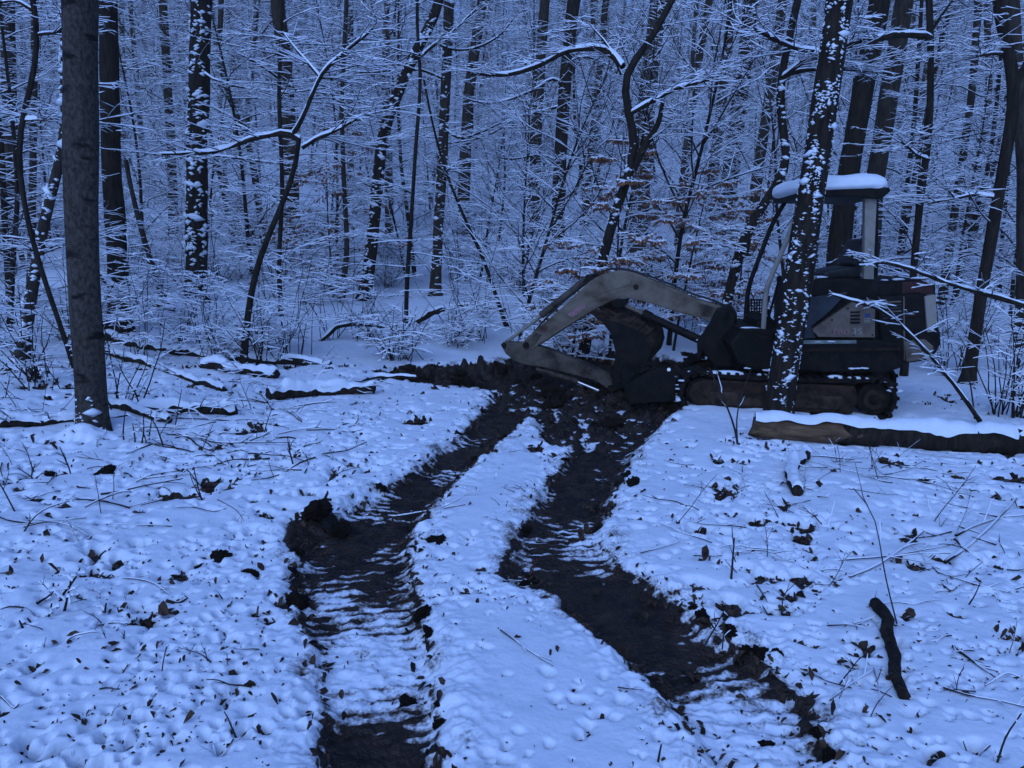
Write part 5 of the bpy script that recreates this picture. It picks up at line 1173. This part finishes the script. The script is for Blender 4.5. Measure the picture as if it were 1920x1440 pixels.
for px, py, r, lab in [(592, 988, .085, 'big dark clod of torn-up soil at the left rut bend'), (822, 1022, .058, 'black clod of soil between the ruts'), (558, 1132, .045, 'dark clod on the edge of the left rut'), (640, 990, .06, 'flat clod right of the big dark clod'),
                       (762, 1300, .028, 'small black clod inside the left rut'), (1425, 1225, .032, 'dark clod right of the right rut end'), (1455, 1232, .024, 'small clod beside the right rut end clod'), (1440, 1385, .028, 'clod at the bottom end of the right rut'), (200, 892, .06, 'black clod under snow at middle left'),
                       (92, 895, .035, 'small black clod near the left edge'), (470, 1082, .035, 'dark clod on the left snow beside the rut'), (412, 1052, .04, 'torn dark turf left of the rut'), (1190, 915, .045, 'clod on the right shoulder of the right rut'), (985, 1085, .03, 'small clod on the spilled mud')]:
    p = gnd(px, py); clod(p.x, p.y, r, lab)
for i in range(90):
    px, py = pr.choice([(pr.uniform(960, 1280), pr.gauss(735, 25)), (pr.gauss(1170, 60), pr.gauss(690, 18)), (pr.gauss(840, 70), pr.gauss(704, 8))]); py = max(py, 668)
    p = gnd(px, py); clod(p.x, p.y, pr.uniform(.03, .10), 'lump of black earth heaped around the dug patch', 'earth lumps around the dug patch')
for i in range(46):
    T = pr.choice((LT, RT)); a = pr.randrange(1, len(T) - 1); y, l, r = T[a]; f = pr.random(); y2, l2, r2 = T[a + 1]; yy = y + (y2 - y) * f
    px = (l + (l2 - l) * f - 6) if pr.random() < .5 else (r + (r2 - r) * f + 6)
    p = gnd(px + pr.gauss(0, 6), yy); clod(p.x, p.y, pr.uniform(.012, .035), 'small crumb of earth along the edge of a rut', 'earth crumbs along the ruts')
def litter():
    g = np.random.default_rng(5); V, Q = [], []
    def leaf(x, y, s):
        z = float(soil_z(x, y)); zs = float(snow_z(x, y)); z = max(z, zs - .004) + .003; yaw = g.uniform(0, 6.28); til = g.normal(0, .55); rl = g.normal(0, .45); c, sn = math.cos(yaw), math.sin(yaw)
        ax = np.array([c * math.cos(til), sn * math.cos(til), math.sin(til)]); sd = np.array([-sn * math.cos(rl), c * math.cos(rl), math.sin(rl)]); up = np.array([0, 0, 1.0]); p = np.array([x, y, z + abs(math.sin(til)) * s * .45])
        b = len(V); w = s * g.uniform(.18, .34); cu = s * g.uniform(.05, .35); tw = g.normal(0, .12) * s; j_ = lambda: g.uniform(.75, 1.25)
        V.extend([p - ax * s * .55, p - ax * s * .22 + sd * w * j_() + up * cu, p + ax * s * .18 + sd * w * .85 * j_() + up * (cu + tw), p + ax * s * .55 + up * cu * g.uniform(-.3, 1.3),
                  p + ax * s * .15 - sd * w * .85 * j_() + up * (cu - tw), p - ax * s * .25 - sd * w * j_() + up * cu * g.uniform(.2, 1.2), p - ax * s * .2, p + ax * s * .2])
        TR.extend([(b, b + 1, b + 6), (b + 1, b + 2, b + 7), (b + 1, b + 7, b + 6), (b + 2, b + 3, b + 7), (b + 3, b + 4, b + 7), (b + 4, b + 5, b + 6), (b + 4, b + 6, b + 7), (b + 5, b, b + 6)])
    TR = []
    for x, y, r, dp, an in PITS:
        for _ in range(1 if r < .025 else 3 if r < .05 else 7):
            leaf(x + g.normal(0, r * .5), y + g.normal(0, r * .5), min(.075, max(.016, r * g.uniform(.9, 2.0))))
    for _ in range(9000):
        y = 1.9 + 8.5 * g.random() ** 1.2; x = g.uniform(-.75, .75) * (y + .8)
        if g.random() < pit_density(x, y) and float(sample(mud_s, np.array(x), np.array(y))) < .3: leaf(x, y, min(.05, .008 + g.exponential(.009)))
    for _ in range(900):
        T = (LT, RT)[g.integers(2)]; a = g.integers(len(T) - 1); y, l, r = T[a]; y2, l2, r2 = T[a + 1]; f = g.random(); side = g.random() < .5
        px = (l + (l2 - l) * f) if side else (r + (r2 - r) * f); P = flat(px + g.normal(0, 16), y + (y2 - y) * f)
        if P[1] > 1.6: leaf(P[0], P[1], g.uniform(.012, .05))
    o = link('leaf_litter', raw_mesh('leaf_litter', np.array(V), tris=np.array(TR), mats=[M_LITTER], smooth=False)); tag(o, 'dead brown leaves and crumbs poking through the snow', 'leaf litter', kind='stuff')
litter()

# ------------------------------------------------------------------ haze
def haze():
    me = bpy.data.meshes.new('haze'); bm = bmesh.new(); bmesh.ops.create_cube(bm, size=1.0); bm.to_mesh(me); bm.free()
    m = bpy.data.materials.new('dusk_haze'); m.use_nodes = True; n = m.node_tree; n.nodes.clear()
    v = n.nodes.new('ShaderNodeVolumePrincipled'); v.inputs['Color'].default_value = (1.0, 0.80, 0.54, 1); v.inputs['Density'].default_value = HAZE_D
    v.inputs['Anisotropy'].default_value = 0.0
    o = n.nodes.new('ShaderNodeOutputMaterial'); n.links.new(v.outputs[0], o.inputs['Volume']); me.materials.append(m)
    h = link('haze', me); h.location = (0, 0, 32); h.scale = (720, 720, 74)
    h.location.z = -5 + 37
    tag(h, 'thin blue dusk haze among the trees', 'haze', kind='stuff')
HAZE_D = 0.0017
haze()

for o in bpy.data.objects:
    if o.parent is not None and o.name.split('.')[0] in ('crown', 'crown_snow', 'twig_snow', 'twigs', 'stems'): o['kind'] = 'stuff'
